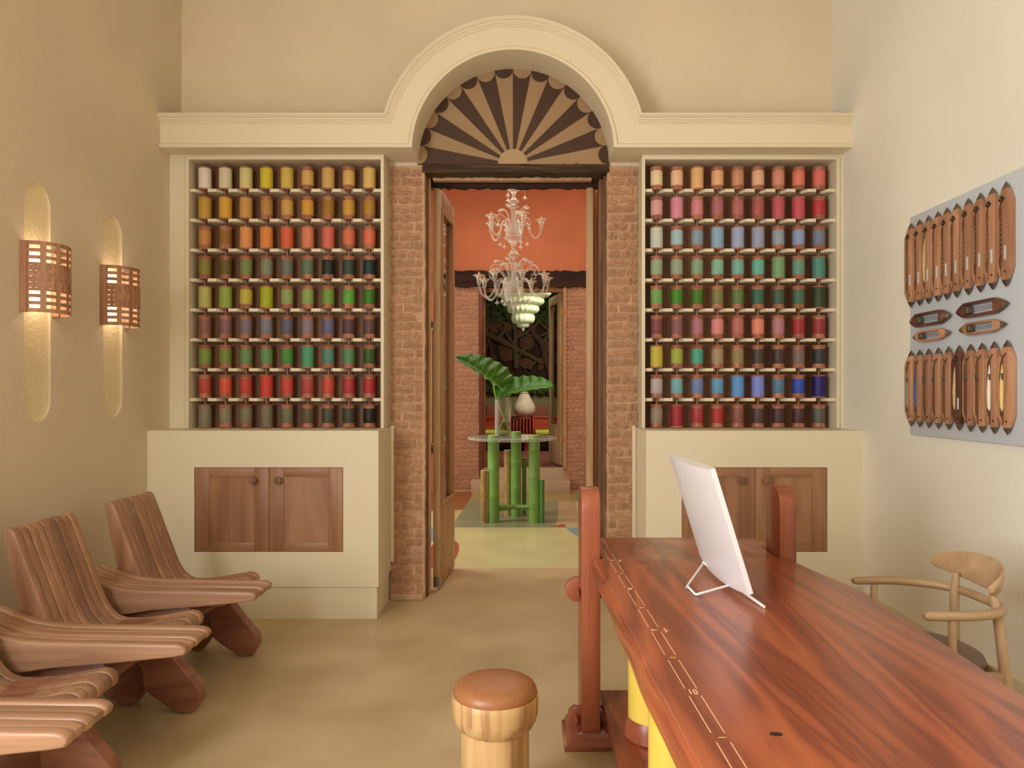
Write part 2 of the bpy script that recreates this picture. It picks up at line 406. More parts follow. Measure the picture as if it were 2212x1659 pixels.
# lintels
t = MB().box(-0.70, 0.615, 5.075, 5.30, 3.003, 3.07)
bmesh.ops.subdivide_edges(t.bm, edges=[e for e in t.bm.edges if abs(e.verts[0].co.x - e.verts[1].co.x) > 1], cuts=40)
for v in t.bm.verts:
    if v.co.z < 3.03: v.co.z += random.uniform(-0.005, 0.006)
    if v.co.y < 5.2: v.co.y += random.uniform(-0.004, 0.004)
struct(t.build('lintel', OLDW, smooth=20))
t = MB().box(-0.70, 0.615, 5.30, 5.36, 2.965, 3.07)
bmesh.ops.subdivide_edges(t.bm, edges=[e for e in t.bm.edges if abs(e.verts[0].co.x - e.verts[1].co.x) > 1], cuts=40)
for v in t.bm.verts:
    if v.co.z < 3.03: v.co.z += random.uniform(-0.008, 0.008)
struct(t.build('lintel', DARKB, smooth=20))
# door frame
fr = struct(MB().box(-0.64, 0.505, 5.20, 5.26, 2.985, 3.012).build('door_frame', OAK, bev=0.003))
bx(-0.690, -0.672, 5.15, 5.34, 0, 3.003).build('jamb', JAMBW, fr, bev=0.003)
bx(-0.672, -0.657, 5.20, 5.24, 0, 3.0).build('jamb_stop', OAK, fr, bev=0.003)
bx(0.585, 0.612, 5.15, 5.34, 0, 3.003).build('jamb', JAMBW, fr, bev=0.003)
bx(0.560, 0.586, 5.22, 5.34, 0, 3.0).build('jamb_stop', JAMBW, fr, bev=0.003)

def leaf_door(name, p0, p1, z0, z1, th, gz0, gz1, mat, st=0.1, bolt=False):
    d = Vector((p1[0] - p0[0], p1[1] - p0[1])); wdt = d.length; ang = math.atan2(d.y, d.x)
    o = bpy.data.objects.new(name, None); COL.objects.link(o); o['kind'] = 'structure'
    o.location = (p0[0], p0[1], 0); o.rotation_euler = (0, 0, ang)
    def B(nm, m, bev=0.003, mt=mat): return m.build(nm, mt, o, bev=bev, local=True)
    B('stile', bx(0, st, -th / 2, th / 2, z0, z1)); B('stile', bx(wdt - st, wdt, -th / 2, th / 2, z0, z1))
    B('top_rail', bx(st, wdt - st, -th / 2, th / 2, gz1, z1)); B('bottom_panel', bx(st, wdt - st, -th / 2, th / 2, z0, gz0))
    m = MB()
    for s in (-1, 1):
        y0, y1 = sorted((s * th / 2, s * (th / 2 + 0.008)))
        m.box(st - .012, st + .02, y0, y1, gz0 - .012, gz1 + .012); m.box(wdt - st - .02, wdt - st + .012, y0, y1, gz0 - .012, gz1 + .012)
        m.box(st + .02, wdt - st - .02, y0, y1, gz0 - .012, gz0 + .02); m.box(st + .02, wdt - st - .02, y0, y1, gz1 - .02, gz1 + .012)
    B('glazing_bead', m, 0.003)
    bx(st, wdt - st, -0.003, 0.003, gz0, gz1).build('glass_pane', PANE, o, local=True)
    if bolt:
        B('flush_bolt', bx(-0.002, 0.002, -th / 2 + .004, th / 2 - .004, z0 + .005, z0 + 0.08), 0, STEEL)
    return o
leaf_door('door_1', (-0.628, 5.32), (-0.580, 5.98), 0.02, 2.975, 0.05, 0.62, 2.83, OAK, 0.09, bolt=True)
leaf_door('door_2', (0.500, 5.32), (0.66, 5.96), 0.02, 2.975, 0.052, 0.62, 2.83, OAK, 0.09)

# ------------------------------------------------------------------ built-in niches with thread spools
def niche(x0, x1, ox0, ox1, side):
    c = thing('spool_rack', f'cream built-in rack of nine zigzag rows holding spools, {side} of the doorway', 'shelf unit', ((x0 + x1) / 2, 5.0, 1.21))
    zt = 3.045
    m = MB().box(x0, ox0, 4.93, 5.098, 1.212, 3.08).box(ox1, x1, 4.93, 5.098, 1.212, 3.08).box(ox0, ox1, 4.93, 5.098, zt, 3.08)
    m.build('case', CABM, c)
    m = MB().plate([(ox0 - .022, 1.213), (ox0 - .022, zt + .022), (ox1 + .022, zt + .022), (ox1 + .022, 1.213), (ox1, 1.213), (ox1, zt), (ox0, zt), (ox0, 1.213)], [], 'Y', 4.918, 4.932)
    m.build('frame_moulding', TRIMM, c, bev=0.002)
    bx(ox0, ox1, 5.068, 5.097, 1.212, zt).build('back_panel', BACKW, c)
    return c
racks = [niche(LX, -0.942, -2.269, -0.961, 'west side'), niche(0.826, RX, 0.841, 2.146, 'east side')]
racks[0]['label'] = 'cream built-in rack of nine spool rows on the left of the doorway'
racks[1]['label'] = 'cream built-in rack of nine spool rows on the right of the doorway'
bx(RX - .001, RX, 4.9, 4.93, 3, 3.01)
SHZ, SHP = 2.852, 0.2048
SPX = ([-2.192 + 0.1422 * i for i in range(9)], [0.9335 + 0.1404 * i for i in range(9)])
for rk, xs, (a, b) in ((racks[0], SPX[0], (-2.269, -0.961)), (racks[1], SPX[1], (0.841, 2.146))):
    sh0 = None
    for k in range(8):
        z = SHZ - SHP * k
        if sh0 is None:
            pts = [(a, 4.945)] if xs[0] - a > 0.05 else [(a, 4.945)]
            for i, x in enumerate(xs):
                g = 0.007; pts += [(max(x - 0.042, a + 0.002), 4.945), (x - g, 5.018), (x - g, 5.05), (x + g, 5.05), (x + g, 5.018), (min(x + 0.042, b - .002), 4.945)]
            pts += [(b, 4.945), (b, 5.068), (a, 5.068)]
            sh0 = MB().plate(pts, [], 'Z', z - 0.021, z).build('shelf', CABM, rk, bev=0.0)
        else:
            o = sh0.copy(); COL.objects.link(o); o.parent = rk; o.location = (0, 0, -SHP * k)

CL = [
 [(226,212,196),(214,202,168),(208,198,134),(206,188,44),(204,176,80),(206,162,92),(202,162,94),(208,168,94),(212,178,100)],
 [(186,148,56),(208,158,52),(196,146,76),(180,130,66),(198,154,76),(204,150,50),(152,108,30),(192,148,56),(172,124,40)],
 [(192,130,72),(142,98,36),(216,144,82),(216,132,60),(206,92,54),(208,122,92),(204,98,84),(208,108,78),(214,106,76)],
 [(134,122,52),(98,86,26),(116,132,78),(120,130,104),(104,108,98),(90,112,88),(18,32,20),(46,62,54),(20,44,50)],
 [(176,172,94),(140,162,66),(188,174,66),(162,170,14),(138,156,92),(132,158,84),(108,146,58),(88,158,58),(46,112,24)],
 [(134,88,78),(126,88,94),(118,102,114),(116,118,130),(88,90,108),(130,114,122),(98,92,122),(84,56,62),(90,64,64)],
 [(118,140,60),(114,132,58),(98,132,80),(92,140,80),(70,132,58),(70,146,102),(80,130,116),(84,130,88),(46,80,30)],
 [(176,66,50),(208,82,56),(180,60,50),(196,60,50),(192,64,54),(168,66,62),(192,70,56),(166,44,50),(164,38,44)],
 [(126,116,96),(132,122,98),(122,116,90),(116,106,86),(104,106,78),(90,78,54),(68,66,52),(60,60,46),(16,14,10)]]
CR = [
 [(228,204,160),(228,188,150),(222,174,118),(224,170,124),(196,140,106),(224,172,142),(206,136,116),(220,120,98),(212,104,98)],
 [(210,154,152),(206,134,150),(206,124,136),(164,98,104),(172,98,98),(168,84,84),(182,80,94),(192,74,88),(178,50,50)],
 [(194,200,186),(156,186,198),(128,148,160),(132,168,196),(152,164,198),(148,154,182),(142,154,170),(136,154,198),(112,122,150)],
 [(144,166,130),(144,160,136),(128,156,124),(128,178,150),(116,170,158),(98,172,156),(118,156,108),(102,144,128),(74,134,124)],
 [(108,158,78),(62,130,28),(62,112,22),(120,120,68),(88,118,62),(48,98,78),(62,86,66),(68,104,82),(46,62,36)],
 [(124,64,70),(130,86,86),(166,108,118),(214,132,132),(178,104,100),(220,132,110),(172,120,126),(158,40,46),(146,50,56)],
 [(190,174,62),(156,168,62),(70,158,136),(158,138,106),(142,126,84),(68,56,52),(66,46,46),(122,100,96),(44,50,50)],
 [(178,164,166),(112,168,174),(106,126,170),(94,150,190),(88,146,206),(122,134,212),(84,118,148),(44,74,172),(30,22,108)],
 [(142,126,110),(150,36,46),(160,50,54),(166,46,46),(132,78,72),(74,56,52),(72,44,46),(74,40,40),(84,86,82)]]
TL = {0: '11111010 1', 1: '111000000', 2: '001111100', 3: '000000000', 4: '110100000', 5: '000000000', 6: '000001000', 7: '000100000', 8: '100100000'}
TL[0] = '111110101'
TR = {0: '001000000', 1: '010000110', 2: '100111000', 3: '000000101', 4: '000000001', 5: '000000000', 6: '100000000', 7: '000011001', 8: '010000000'}
import colorsys
def cname(c):
    h, s, v = colorsys.rgb_to_hsv(*[x / 255 for x in c]); h *= 360
    if v < 0.15: return 'black'
    if s < 0.16: base = 'grey'
    elif h < 12 or h >= 345: base = 'red' if s > 0.55 else 'rose'
    elif h < 24: base = 'coral' if v > 0.6 else 'brown'
    elif h < 40: base = ('orange' if s > 0.6 else 'tan') if v > 0.55 else 'brown'
    elif h < 52: base = 'mustard' if s > 0.5 else 'beige'
    elif h < 70: base = 'yellow' if v > 0.6 else 'olive'
    elif h < 150: base = 'green'
    elif h < 190: base = 'teal'
    elif h < 250: base = 'blue'
    elif h < 300: base = 'violet'
    else: base = 'mauve'
    pre = 'dark ' if v < 0.42 else 'pale ' if (v > 0.75 and s < 0.35) else 'bright ' if (s > 0.75 and v > 0.55) else 'dusty ' if s < 0.32 and base != 'grey' else ''
    return pre + base
def thread_mat(c):
    g = tuple(min(246, x * 1.0 + 2) for x in c)
    m, nt, b = new_mat('thread_wrap'); L = nt.links.new
    tc = N(nt, 'ShaderNodeTexCoord'); wv = N(nt, 'ShaderNodeTexWave', bands_direction='Z'); wv.inputs['Scale'].default_value = 55; wv.inputs['Distortion'].default_value = 1.5
    L(tc.outputs['Object'], wv.inputs['Vector'])
    bp = N(nt, 'ShaderNodeBump'); bp.inputs['Strength'].default_value = 0.25; bp.inputs['Distance'].default_value = 0.001
    L(wv.outputs['Fac'], bp.inputs['Height']); L(bp.outputs['Normal'], b.inputs['Normal'])
    b.inputs['Base Color'].default_value = lin(g) + (1,); b.inputs['Roughness'].default_value = 0.55
    return m
coreM = MB().lathe([(0.0445, 0), (0.046, 0.004), (0.0445, 0.010), (0.0415, 0.013), (0.0405, 0.018), (0.0405, 0.142), (0.0415, 0.147), (0.0445, 0.150), (0.046, 0.156), (0.043, 0.160)], seg=20)
coreM = coreM.build('bobbin', SPOOLW, None, smooth=50)
pegM = MB().lathe([(0.009, 0.159), (0.009, 0.172), (0.006, 0.175)], seg=10).build('spindle', SPOOLW, None)
pegL = MB().lathe([(0.0065, 0.159), (0.0065, 0.206)], seg=10).build('spindle', SPOOLW, None)
thT = MB().lathe([(0.0432, 0.011), (0.0437, 0.014), (0.0437, 0.1465), (0.0432, 0.1495)], seg=20).build('thread', WHITE, None)
thS = MB().lathe([(0.0415, 0.032), (0.0424, 0.034), (0.0424, 0.130), (0.0415, 0.132)], seg=20).build('thread', WHITE, None)
ORW = ['leftmost', 'second', 'third', 'fourth', 'middle', 'sixth', 'seventh', 'eighth', 'rightmost']
for side, (xs, cols, tt, word) in enumerate(((SPX[0], CL, TL, 'left rack'), (SPX[1], CR, TR, 'right rack'))):
    for r in range(9):
        for i in range(9):
            z = SHZ - SHP * r + (0.0005 if r < 8 else 0.001)
            cn = cname(cols[r][i]); full = tt[r][i] == '1'
            rn = 'top row' if r == 0 else 'bottom row' if r == 8 else ORD[r] + ' row'
            t = thing('thread_spool', f'{cn} thread on {"fully" if full else "partly"} wound wooden spool, {ORW[i]} in {rn} of {word}', 'spool', (xs[i], 5.0, z), f'thread spools in the {word}')
            t.rotation_euler = (0, random.uniform(-0.008, 0.008), random.uniform(0, 6))
            m = thread_mat(cols[r][i])
            instance(coreM.data, 'bobbin', t)
            instance((pegM if r == 0 else pegL).data, 'spindle', t)
            o = instance((thT if full else thS).data.copy(), 'thread', t); o.data.materials[0] = m
for o in (coreM, pegM, pegL, thT, thS): bpy.data.objects.remove(o)

# ------------------------------------------------------------------ lower cabinets
def cabinet(x0, x1, dx0, dx1, dmid, side, sgn):
    c = thing('base_cabinet', f'cream built-in base cabinet with two teak doors on the {side} of the doorway', 'cabinet', ((x0 + x1) / 2, 4.87, 0))
    DZ0, DZ1 = 0.433, 0.976
    m = MB().plate([(x0, 0.208), (x1, 0.208), (x1, 1.211), (x0, 1.211)], [[(dx0, DZ0), (dx1, DZ0), (dx1, DZ1), (dx0, DZ1)]], 'Y', 4.635, 4.66)
    m.box(x0, x1, 4.66, 5.08, 0.208, 1.211)
    m.build('carcass', CABM, c, bev=0.0)
    in_ = 0.012
    bx(x0 + (in_ if sgn < 0 else 0), x1 - (in_ if sgn > 0 else 0), 4.648, 5.06, 0, 0.21).build('plinth', CABM, c)
    if sgn > 0:
        bx(x1, x1 + .022, 5.062, 5.082, 0.27, 1.226).build('edge_moulding', TRIMM, c, bev=0.003)
    else:
        bx(x0 - .022, x0, 5.062, 5.082, 0.27, 1.226).build('edge_moulding', TRIMM, c, bev=0.003)
    for k, (a, b) in enumerate(((dx0 + .0025, dmid - .0015), (dmid + .0015, dx1 - .0025))):
        s = 0.092; y0, y1 = 4.636, 4.656; z0, z1 = DZ0 + .0025, DZ1 - .0025
        d = bx(a + s * .9, b - s * .9, y0 + .007, y1, z0 + s * .5, z1 - s * .5).build('door', TEAK, c)
        for xa, xb in ((a, a + s), (b - s, b)): bx(xa, xb, y0, y1, z0, z1).build('stile', TEAK, d, bev=0.0015)
        for za, zb in ((z0, z0 + s * .62), (z1 - s * .62, z1)): bx(a + s, b - s, y0, y1, za, zb).build('rail', TEAKX, d, bev=0.0015)
        kx = (dmid - 0.062 * 1.45) if k == 0 else (dmid + 0.045 * 1.45)
        kx = dmid + (-0.092 if k == 0 else 0.066)
        kz = z1 - 0.078
        M = Matrix.Translation((kx, 4.636, kz)) @ Matrix.Rotation(pi / 2, 4, 'X')
        MB().lathe([(0.013, 0), (0.012, 0.018), (0.022, 0.026), (0.025, 0.034), (0.023, 0.042), (0.012, 0.045)], seg=18, M=M).build('knob', JAMBW, d)
    return c
cabinet(LX, -0.920, -2.102, -1.146, -1.622, 'left', 1)
cabinet(0.798, RX, 1.027, 1.962, 1.498, 'right', -1)
b_ = struct(bx(RX - 0.012, RX, -2.6, 4.63, 0, 0.19).build('baseboard_right', CABM))
b_ = struct(bx(LX, LX + .012, -2.6, 4.63, 0, 0.19).build('baseboard_left', CABM))

# ------------------------------------------------------------------ woven wall sconces over the light grooves
def sconce(yc, label):
    t = thing('wall_sconce', label, 'wall lamp', (LX, yc, 1.84), 'woven wall sconces')
    W2, D, Z0, Z1 = 0.122, 0.118, 1.842, 2.185
    def C(a, off=0): return (LX + 0.018 + (D + off) * sin(a) ** 0.8 if sin(a) > 0 else LX + .018, yc - (W2 + off) * cos(a))
    for s in (-1, 1):
        bx(*sorted((LX, LX + .034)), *sorted((yc + s * (W2 - 0.012), yc + s * (W2 + .012))), Z0, Z1).build('rail', SCONW, t, bev=0.003)
    nA = 28
    def hband(z0, z1, wav=0, ph=0, nm='slat'):
        vs, fs = [], []
        for i in range(nA + 1):
            a = pi * i / nA; off = wav * sin(a * 9 + ph)
            for o_, z in ((off, z0), (off, z1), (off + .0022, z1), (off + .0022, z0)):
                x, y = C(a, o_); vs.append((x, y, z))
        for i in range(nA):
            for k in range(4):
                fs.append((i * 4 + k, i * 4 + (k + 1) % 4, i * 4 + 4 + (k + 1) % 4, i * 4 + 4 + k))
        m = MB(); m.poly(vs, fs); m.build(nm, SCONW, t)
    def vband(a0, a1, z0=Z0, z1=Z1, off=0.0024, wav=0, ph=0, n=12):
        vs, fs = [], []; zs = [z0 + (z1 - z0) * i / n for i in range(n + 1)]
        for z in zs:
            o2 = off + wav * sin((z - z0) / 0.02 * pi / 2 + ph)
            for o_, a in ((o2, a0), (o2, a1), (o2 + .002, a1), (o2 + .002, a0)):
                x, y = C(a, o_); vs.append((x, y, z))
        for i in range(n):
            for k in range(4):
                fs.append((i * 4 + k, i * 4 + (k + 1) % 4, i * 4 + 4 + (k + 1) % 4, i * 4 + 4 + k))
        m = MB(); m.poly(vs, fs); m.build('slat', SCONW, t)
    hh = Z1 - Z0
    for f0, f1 in ((0, .055), (.105, .155), (.205, .255), (.30, .34), (.66, .70), (.745, .795), (.845, .895), (.945, 1)):
        hband(Z0 + hh * f0, Z0 + hh * f1)
    for k in range(4):
        z = Z0 + hh * (0.345 + 0.08 * k); hband(z, z + hh * 0.074, 0.0018, pi * (k % 2))
    for a0, a1 in ((0.50, 0.72), (1.10, 1.28), (1.62, 1.80), (2.05, 2.22), (2.55, 2.72)): vband(a0, a1)
    aa = 0.22; k = 0
    while aa < 2.95:
        vband(aa, aa + 0.13, Z0 + hh * .31, Z0 + hh * .69, 0.0018, 0.0022, pi * (k % 2), 20); aa += 0.165; k += 1
    for zz, s in ((2.10, 1), (1.93, -1)):
        p = bpy.data.lights.new('sconce_bulb', 'POINT'); p.energy = 0.55; p.color = (1.0, 0.92, 0.70); p.shadow_soft_size = 0.012
        o = bpy.data.objects.new('sconce_bulb', p); COL.objects.link(o); o.location = (LX + 0.03, yc, zz)
sconce(GY[0], 'woven wood slat sconce on the left wall, the larger and nearer one')
sconce(GY[1], 'woven wood slat sconce on the left wall, beside the spool rack')

# ------------------------------------------------------------------ lounge chairs along the left wall
def lounge():
    t = thing('lounge_chair', '', 'lounge chair', (-1.78, 3.05, 0), 'slatted wooden lounge chairs')
    back = [(-2.057, .885), (-1.99, .705), (-1.928, .54), (-1.905, .49), (-1.88, .455), (-1.852, .431), (-1.815, .419), (-1.75, .418), (-1.678, .426), (-1.60, .44), (-1.516, .455), (-1.490, .451), (-1.472, .438), (-1.465, .420), (-1.472, .395), (-1.50, .378), (-1.60, .363), (-1.75, .345), (-1.90, .33), (-1.99, .345), (-2.025, .40), (-2.04, .56), (-2.072, .72), (-2.104, .875), (-2.10, .895), (-2.088, .903), (-2.072, .900)]
    arm = [(-2.10, .60), (-2.03, .570), (-1.95, .543), (-1.875, .529), (-1.78, .522), (-1.684, .520), (-1.50, .518), (-1.29, .515), (-1.268, .510), (-1.254, .500), (-1.250, .487), (-1.26, .473), (-1.30, .466), (-1.52, .443), (-1.75, .425), (-1.92, .40), (-2.06, .40), (-2.11, .45)]
    n = 9; y0, y1 = 2.925, 3.335; w_ = (y1 - y0) / n
    for k in range(n):
        d = 0.004 * (k % 2)
        pr = [(x - (d if x > -1.5 else 0), z - (d * 0.6)) for x, z in back]
        MB().prism(pr, 'Y', y0 + w_ * k + .0015, y0 + w_ * (k + 1) - .0015).build('slat', CHWZ if k % 2 else CHWZ, t, bev=0.006, seg=3, bang=50)
    n = 5; y0, y1 = 2.685, 2.922; w_ = (y1 - y0) / n
    for k in range(n):
        d = 0.004 * (k % 2)
        pr = [(x - (d if x > -1.3 else 0), z - (d if z > .5 else 0)) for x, z in arm]
        MB().prism(pr, 'Y', y0 + w_ * k + .0015, y0 + w_ * (k + 1) - .0015).build('armrest_slat', CHW, t, bev=0.009, seg=3, bang=50)
    MB().prism([(-1.98, .30), (-1.60, .33), (-1.56, .372), (-1.60, .43), (-1.95, .41)], 'Y', 2.75, 3.30).build('under_frame', LEGW, t, bev=0.006)
    fl_ = smoothline([(-1.80, .30), (-1.72, .20), (-1.71, .115), (-1.63, .05), (-1.555, .004), (-1.52, .0005), (-1.485, .012), (-1.458, .055), (-1.455, .095), (-1.475, .135), (-1.56, .235), (-1.63, .33), (-1.70, .36)], 3)
    MB().prism([(p.x, max(p.y, 0.0005)) for p in fl_], 'Y', 3.265, 3.335).build('leg', LEGW, t, bev=0.008, seg=3, bang=50)
    rl = smoothline([(-1.62, .34), (-1.70, .18), (-1.745, .09), (-1.79, .015), (-1.835, .0005), (-1.875, .02), (-1.89, .07), (-1.88, .16), (-1.84, .36)], 3)
    rl = [(p.x, max(p.y, 0.0005)) for p in rl]
    MB().prism(rl, 'Y', 3.345, 3.41).build('leg', LEGW, t, bev=0.008, seg=3, bang=50)
    MB().prism([(x - 0.12, z) for x, z in rl], 'Y', 2.72, 2.79).build('leg', LEGW, t, bev=0.008, seg=3, bang=50)
    MB().box(-1.80, -1.68, 3.25, 3.40, .30, .36).build('cross_block', LEGW, t, bev=0.005)
    return t
c0 = lounge()
c1 = clone(c0); c1.location.y = 3.05 + 0.712
c2 = clone(c0); c2.location.y = 3.05 - 0.70
c0['label'] = 'slatted wooden lounge chair in the middle of the three by the left wall'
c1['label'] = 'slatted wooden lounge chair nearest the cream cabinet, farthest of the three'
c2['label'] = 'slatted wooden lounge chair cut by the lower left edge, armrest tip showing'

# ------------------------------------------------------------------ stool
t = thing('stool', 'round mushroom-shaped stool of striped pale wood with tan leather cushion', 'stool', (-0.089, 2.42, 0))
C3 = (-0.089, 2.42, 0)
MB().lathe([(0.110, 0.0), (0.113, 0.004), (0.113, 0.335), (0.113, 0.345)], C3, 48).build('pedestal', ZEBRA, t)
MB().lathe([(0.105, 0.336), (0.117, 0.338), (0.128, 0.347), (0.138, 0.366), (0.1435, 0.39), (0.1445, 0.425), (0.1440, 0.446), (0.1415, 0.449), (0.135, 0.447), (0.10, 0.440)], C3, 56).build('seat_bowl', ZEBRA, t)
MB().lathe([(0.10, 0.440), (0.1385, 0.444), (0.1405, 0.452), (0.139, 0.463), (0.133, 0.474), (0.120, 0.483), (0.095, 0.490), (0.06, 0.494), (0.02, 0.495), (0.002, 0.495)], C3, 56).build('cushion', LEATH, t)

# ------------------------------------------------------------------ desk built like a loom
DZ = 0.78
desk = thing('loom_desk', 'long red-brown mahogany slab desk with upright posts and brass measuring inlay', 'desk', (0.7, 2.1, 0))
def jag(pts, amp, n):
    out = []
    for p in smoothline(pts, n): out.append((p.x, p.y))
    return out
left_edge = jag([(.285, 2.915), (.292, 2.65), (.300, 2.35), (.296, 2.15), (.301, 1.95), (.298, 1.74), (.306, 1.53), (.311, 1.36), (.322, 1.2), (.33, 0.92)], 0, 4)
right_edge = jag([(1.12, .92), (1.128, 1.3), (1.118, 1.61), (1.136, 1.9), (1.142, 2.16), (1.154, 2.49), (1.11, 2.75), (1.085, 2.955)], 0, 4)
outline = [(.326, 3.15), (.326, 2.932), (.290, 2.932)] + left_edge + right_edge + [(1.055, 2.962), (1.055, 3.15), (1.09, 3.155), (1.105, 3.30), (1.075, 3.372), (.345, 3.372), (.332, 3.30)]
top_ = MB().prism(outline, 'Z', DZ - 0.066, DZ)
for v in top_.bm.verts:
    if v.co.z < DZ - 0.01 and v.co.y < 2.9: v.co.x += (-0.010 if v.co.x < 0.6 else 0.008)
top_.build('desk_top', MAHOG, desk, bev=0.012, seg=3)
def post(x0, x1, y0, y1, z0, zt, r):
    pr = [(y0, z0), (y1, z0), (y1, zt - r)] + [(y1 - r + r * cos(a), zt - r + r * sin(a)) for a in [pi / 2 * i / 8 for i in range(1, 9)]] + [(y0 + r - r * sin(a), zt - r + r * cos(a)) for a in [pi / 2 * i / 8 for i in range(0, 9)]]
    return MB().prism(pr, 'X', x0, x1)
post(.245, .3205, 2.94, 3.13, .073, 1.058, .082).build('post', MAHOZ, desk, bev=0.004)
post(1.062, 1.132, 2.972, 3.135, .073, 1.060, .076).build('post', MAHOZ, desk, bev=0.004)
foot = [(.174, .0), (1.20, .0), (1.20, .024), (1.19, .045), (1.15, .073), (.225, .073), (.225, .058), (.21, .056), (.196, .046), (.186, .030), (.184, .024), (.174, .024)]
for y in (2.92,):
    MB().prism([(.174, .0), (.345, .0), (.345, .013), (1.03, .013), (1.03, 0)] + foot[1:], 'Y', 2.92, 3.16).build('foot', MAHOY, desk, bev=0.002)
bx(.3205, 1.062, 3.0, 3.07, .60, .72).build('cross_beam', MAHOY, desk, bev=0.004)
bx(.335, 1.05, .95, 3.12, .128, .170).build('lower_shelf', MAHOG, desk, bev=0.004)
bx(.3205, 1.062, 3.0, 3.07, .075, .128).build('cross_beam', MAHOY, desk, bev=0.004)
bx(.66, .74, .95, 3.0, .60, .714).build('long_beam', MAHOG, desk, bev=0.004)
# tusk tenons with pegs
def tenon(zc, r, yc, x):
    pr = [(x + .03, zc - r)] + [(x - 0.0 - r * sin(a) * 1.0, zc - r * cos(a)) for a in [pi * i / 16 for i in range(17)]] + [(x + .03, zc + r)]
    MB().prism(pr[::-1], 'Y', yc - .018, yc + .018).build('tenon', MAHOZ, desk, bev=0.004, bang=60)
    p0 = Vector((x - r * .05, yc + .04, zc + r * 0.5)); p1 = Vector((x + .002, yc - .065, zc - r * .38))
    MB().tube([p0, p0.lerp(p1, .3), p0.lerp(p1, .9), p1], [.009, .013, .0085, .004], 12).build('peg', MAHOZ, desk)
tenon(.630, .050, 3.03, .232)
tenon(.110, .031, 3.02, .224)
# yellow drum columns
colm = None
for k in range(5):
    y = 2.70 - .434 * k
    c = MB().lathe([(.092, .245), (.092, .712)], (.49, y, 0), 40).build('drum_column', YELLOW, desk)
    c['label'] = 'bright yellow drum column between shelf and desk top'
    MB().lathe([(.100, .171), (.107, .176), (.106, .20), (.098, .235), (.0925, .246)], (.49, y, 0), 40).build('base_ring', MAHOZ, c)
# measuring inlay
s_ = 0.981
def lx(Y, off): return (0.380 + (3.372 - Y) * 0.0147 + off)
def strip(xa, ya, xb, yb, wd, nm='inlay'):
    d = Vector((xb - xa, yb - ya)).normalized(); nrm = Vector((-d.y, d.x)) * wd / 2
    pts = [((xa + nrm.x) * s_, (ya + nrm.y) * s_), ((xa - nrm.x) * s_, (ya - nrm.y) * s_), ((xb - nrm.x) * s_, (yb - nrm.y) * s_), ((xb + nrm.x) * s_, (yb + nrm.y) * s_)]
    return MB().prism(pts, 'Z', DZ - .002, DZ + .0006).build(nm, INLAY, desk)
MB().lathe([(.001, DZ - .001), (.011, DZ - .001), (.010, DZ + .0008), (.001, DZ + .0008)], (.50, 1.42, 0), 12, M=Matrix.Diagonal((1.3, .8, 1, 1))).build('knot', DARK, desk)
tick = 3.391; kk = 0
for k in range(11):
    y1_, y0_ = tick - .2175 * k - .02, tick - .2175 * (k + 1) + .02
    for off in (0.0, -0.0275):
        strip(lx(y1_, off), y1_, lx(y0_, off), y0_, .0022)
for k in range(1, 11):
    y = tick - .2175 * k; x = lx(y, 0)
    if k in (2, 6, 10):
        pts = [((x - .026) * s_, (y - .006) * s_), ((x - .026) * s_, (y + .006) * s_), ((x - .003) * s_, y * s_)]
        MB().prism(pts, 'Z', DZ - .002, DZ + .0006).build('inlay', INLAY, desk)
    elif k % 2 == 1:
        strip(x - .0185, y, x - .003, y, .0018)
def letters(txt, x, y, size, sx=1.0):
    cu = bpy.data.curves.new('numeral', 'FONT'); cu.body = txt; cu.size = size; cu.extrude = 0.0006; cu.align_x = 'CENTER'; cu.align_y = 'CENTER'; cu.offset = size * 0.012
    o = bpy.data.objects.new('tmp', cu); COL.objects.link(o)
    me = bpy.data.meshes.new_from_object(o.evaluated_get(bpy.context.evaluated_depsgraph_get()))
    bpy.data.objects.remove(o); me.materials.clear(); me.materials.append(INLAY)
    q = bpy.data.objects.new('numeral', me); COL.objects.link(q); q.parent = desk
    q.location = (x * s_ - 0.7, y * s_ - 2.1, DZ + .0002); q.scale = (sx, 1, 1)
for k, n_ in ((4, '9'), (8, '10')):
    y = tick - .2175 * k; letters(n_, lx(y, -.014), y, .036, 0.66 if n_ == '10' else 1.0)
for k, top_n, bot_n in ((2, '1', '2'), (6, '1', '2'), (10, '1', '2')):
    y = tick - .2175 * k; x = lx(y, .016)
    letters(top_n, x, y + .012, .018); letters(bot_n, x, y - .012, .018); strip(x - .008, y, x + .008, y, .0015)

# ------------------------------------------------------------------ display on wire stand
P1, P2, P4, P3 = Vector((.718, 2.286, .812)), Vector((.597, 2.286, 1.209)), Vector((.701, 2.842, .812)), Vector((.576, 2.842, 1.210))
disp = thing('display', 'white slim-backed display standing tilted on the mahogany desk, seen from behind', 'display', (.68, 2.56, DZ))
ux, uy = (P4 - P1), (P2 - P1); nrm = uy.cross(ux).normalized()
if nrm.x > 0: nrm = -nrm          # rear side faces the camera side
rows_b, rows_f = [], []
nx, ny = 24, 18
for j in range(ny + 1):
    rb = []
    for i in range(nx + 1):
        a, b = i / nx, j / ny
        bulge = 0.020 * (1 - abs(2 * a - 1) ** 2.4) * min(1, (1 - abs(2 * b - 1) ** 3) + 0.8)
        dip = 0.012 * sin(pi * a) * max(0, 1 - b * 8)
        rb.append(P1 + ux * a + uy * b + nrm * bulge - Vector((0, 0, dip)))
    rows_b.append(rb)
m = MB().grid(rows_b)
fr_ = [[p + Vector((0, 0, 0)) for p in row] for row in rows_b]
thk = 0.016
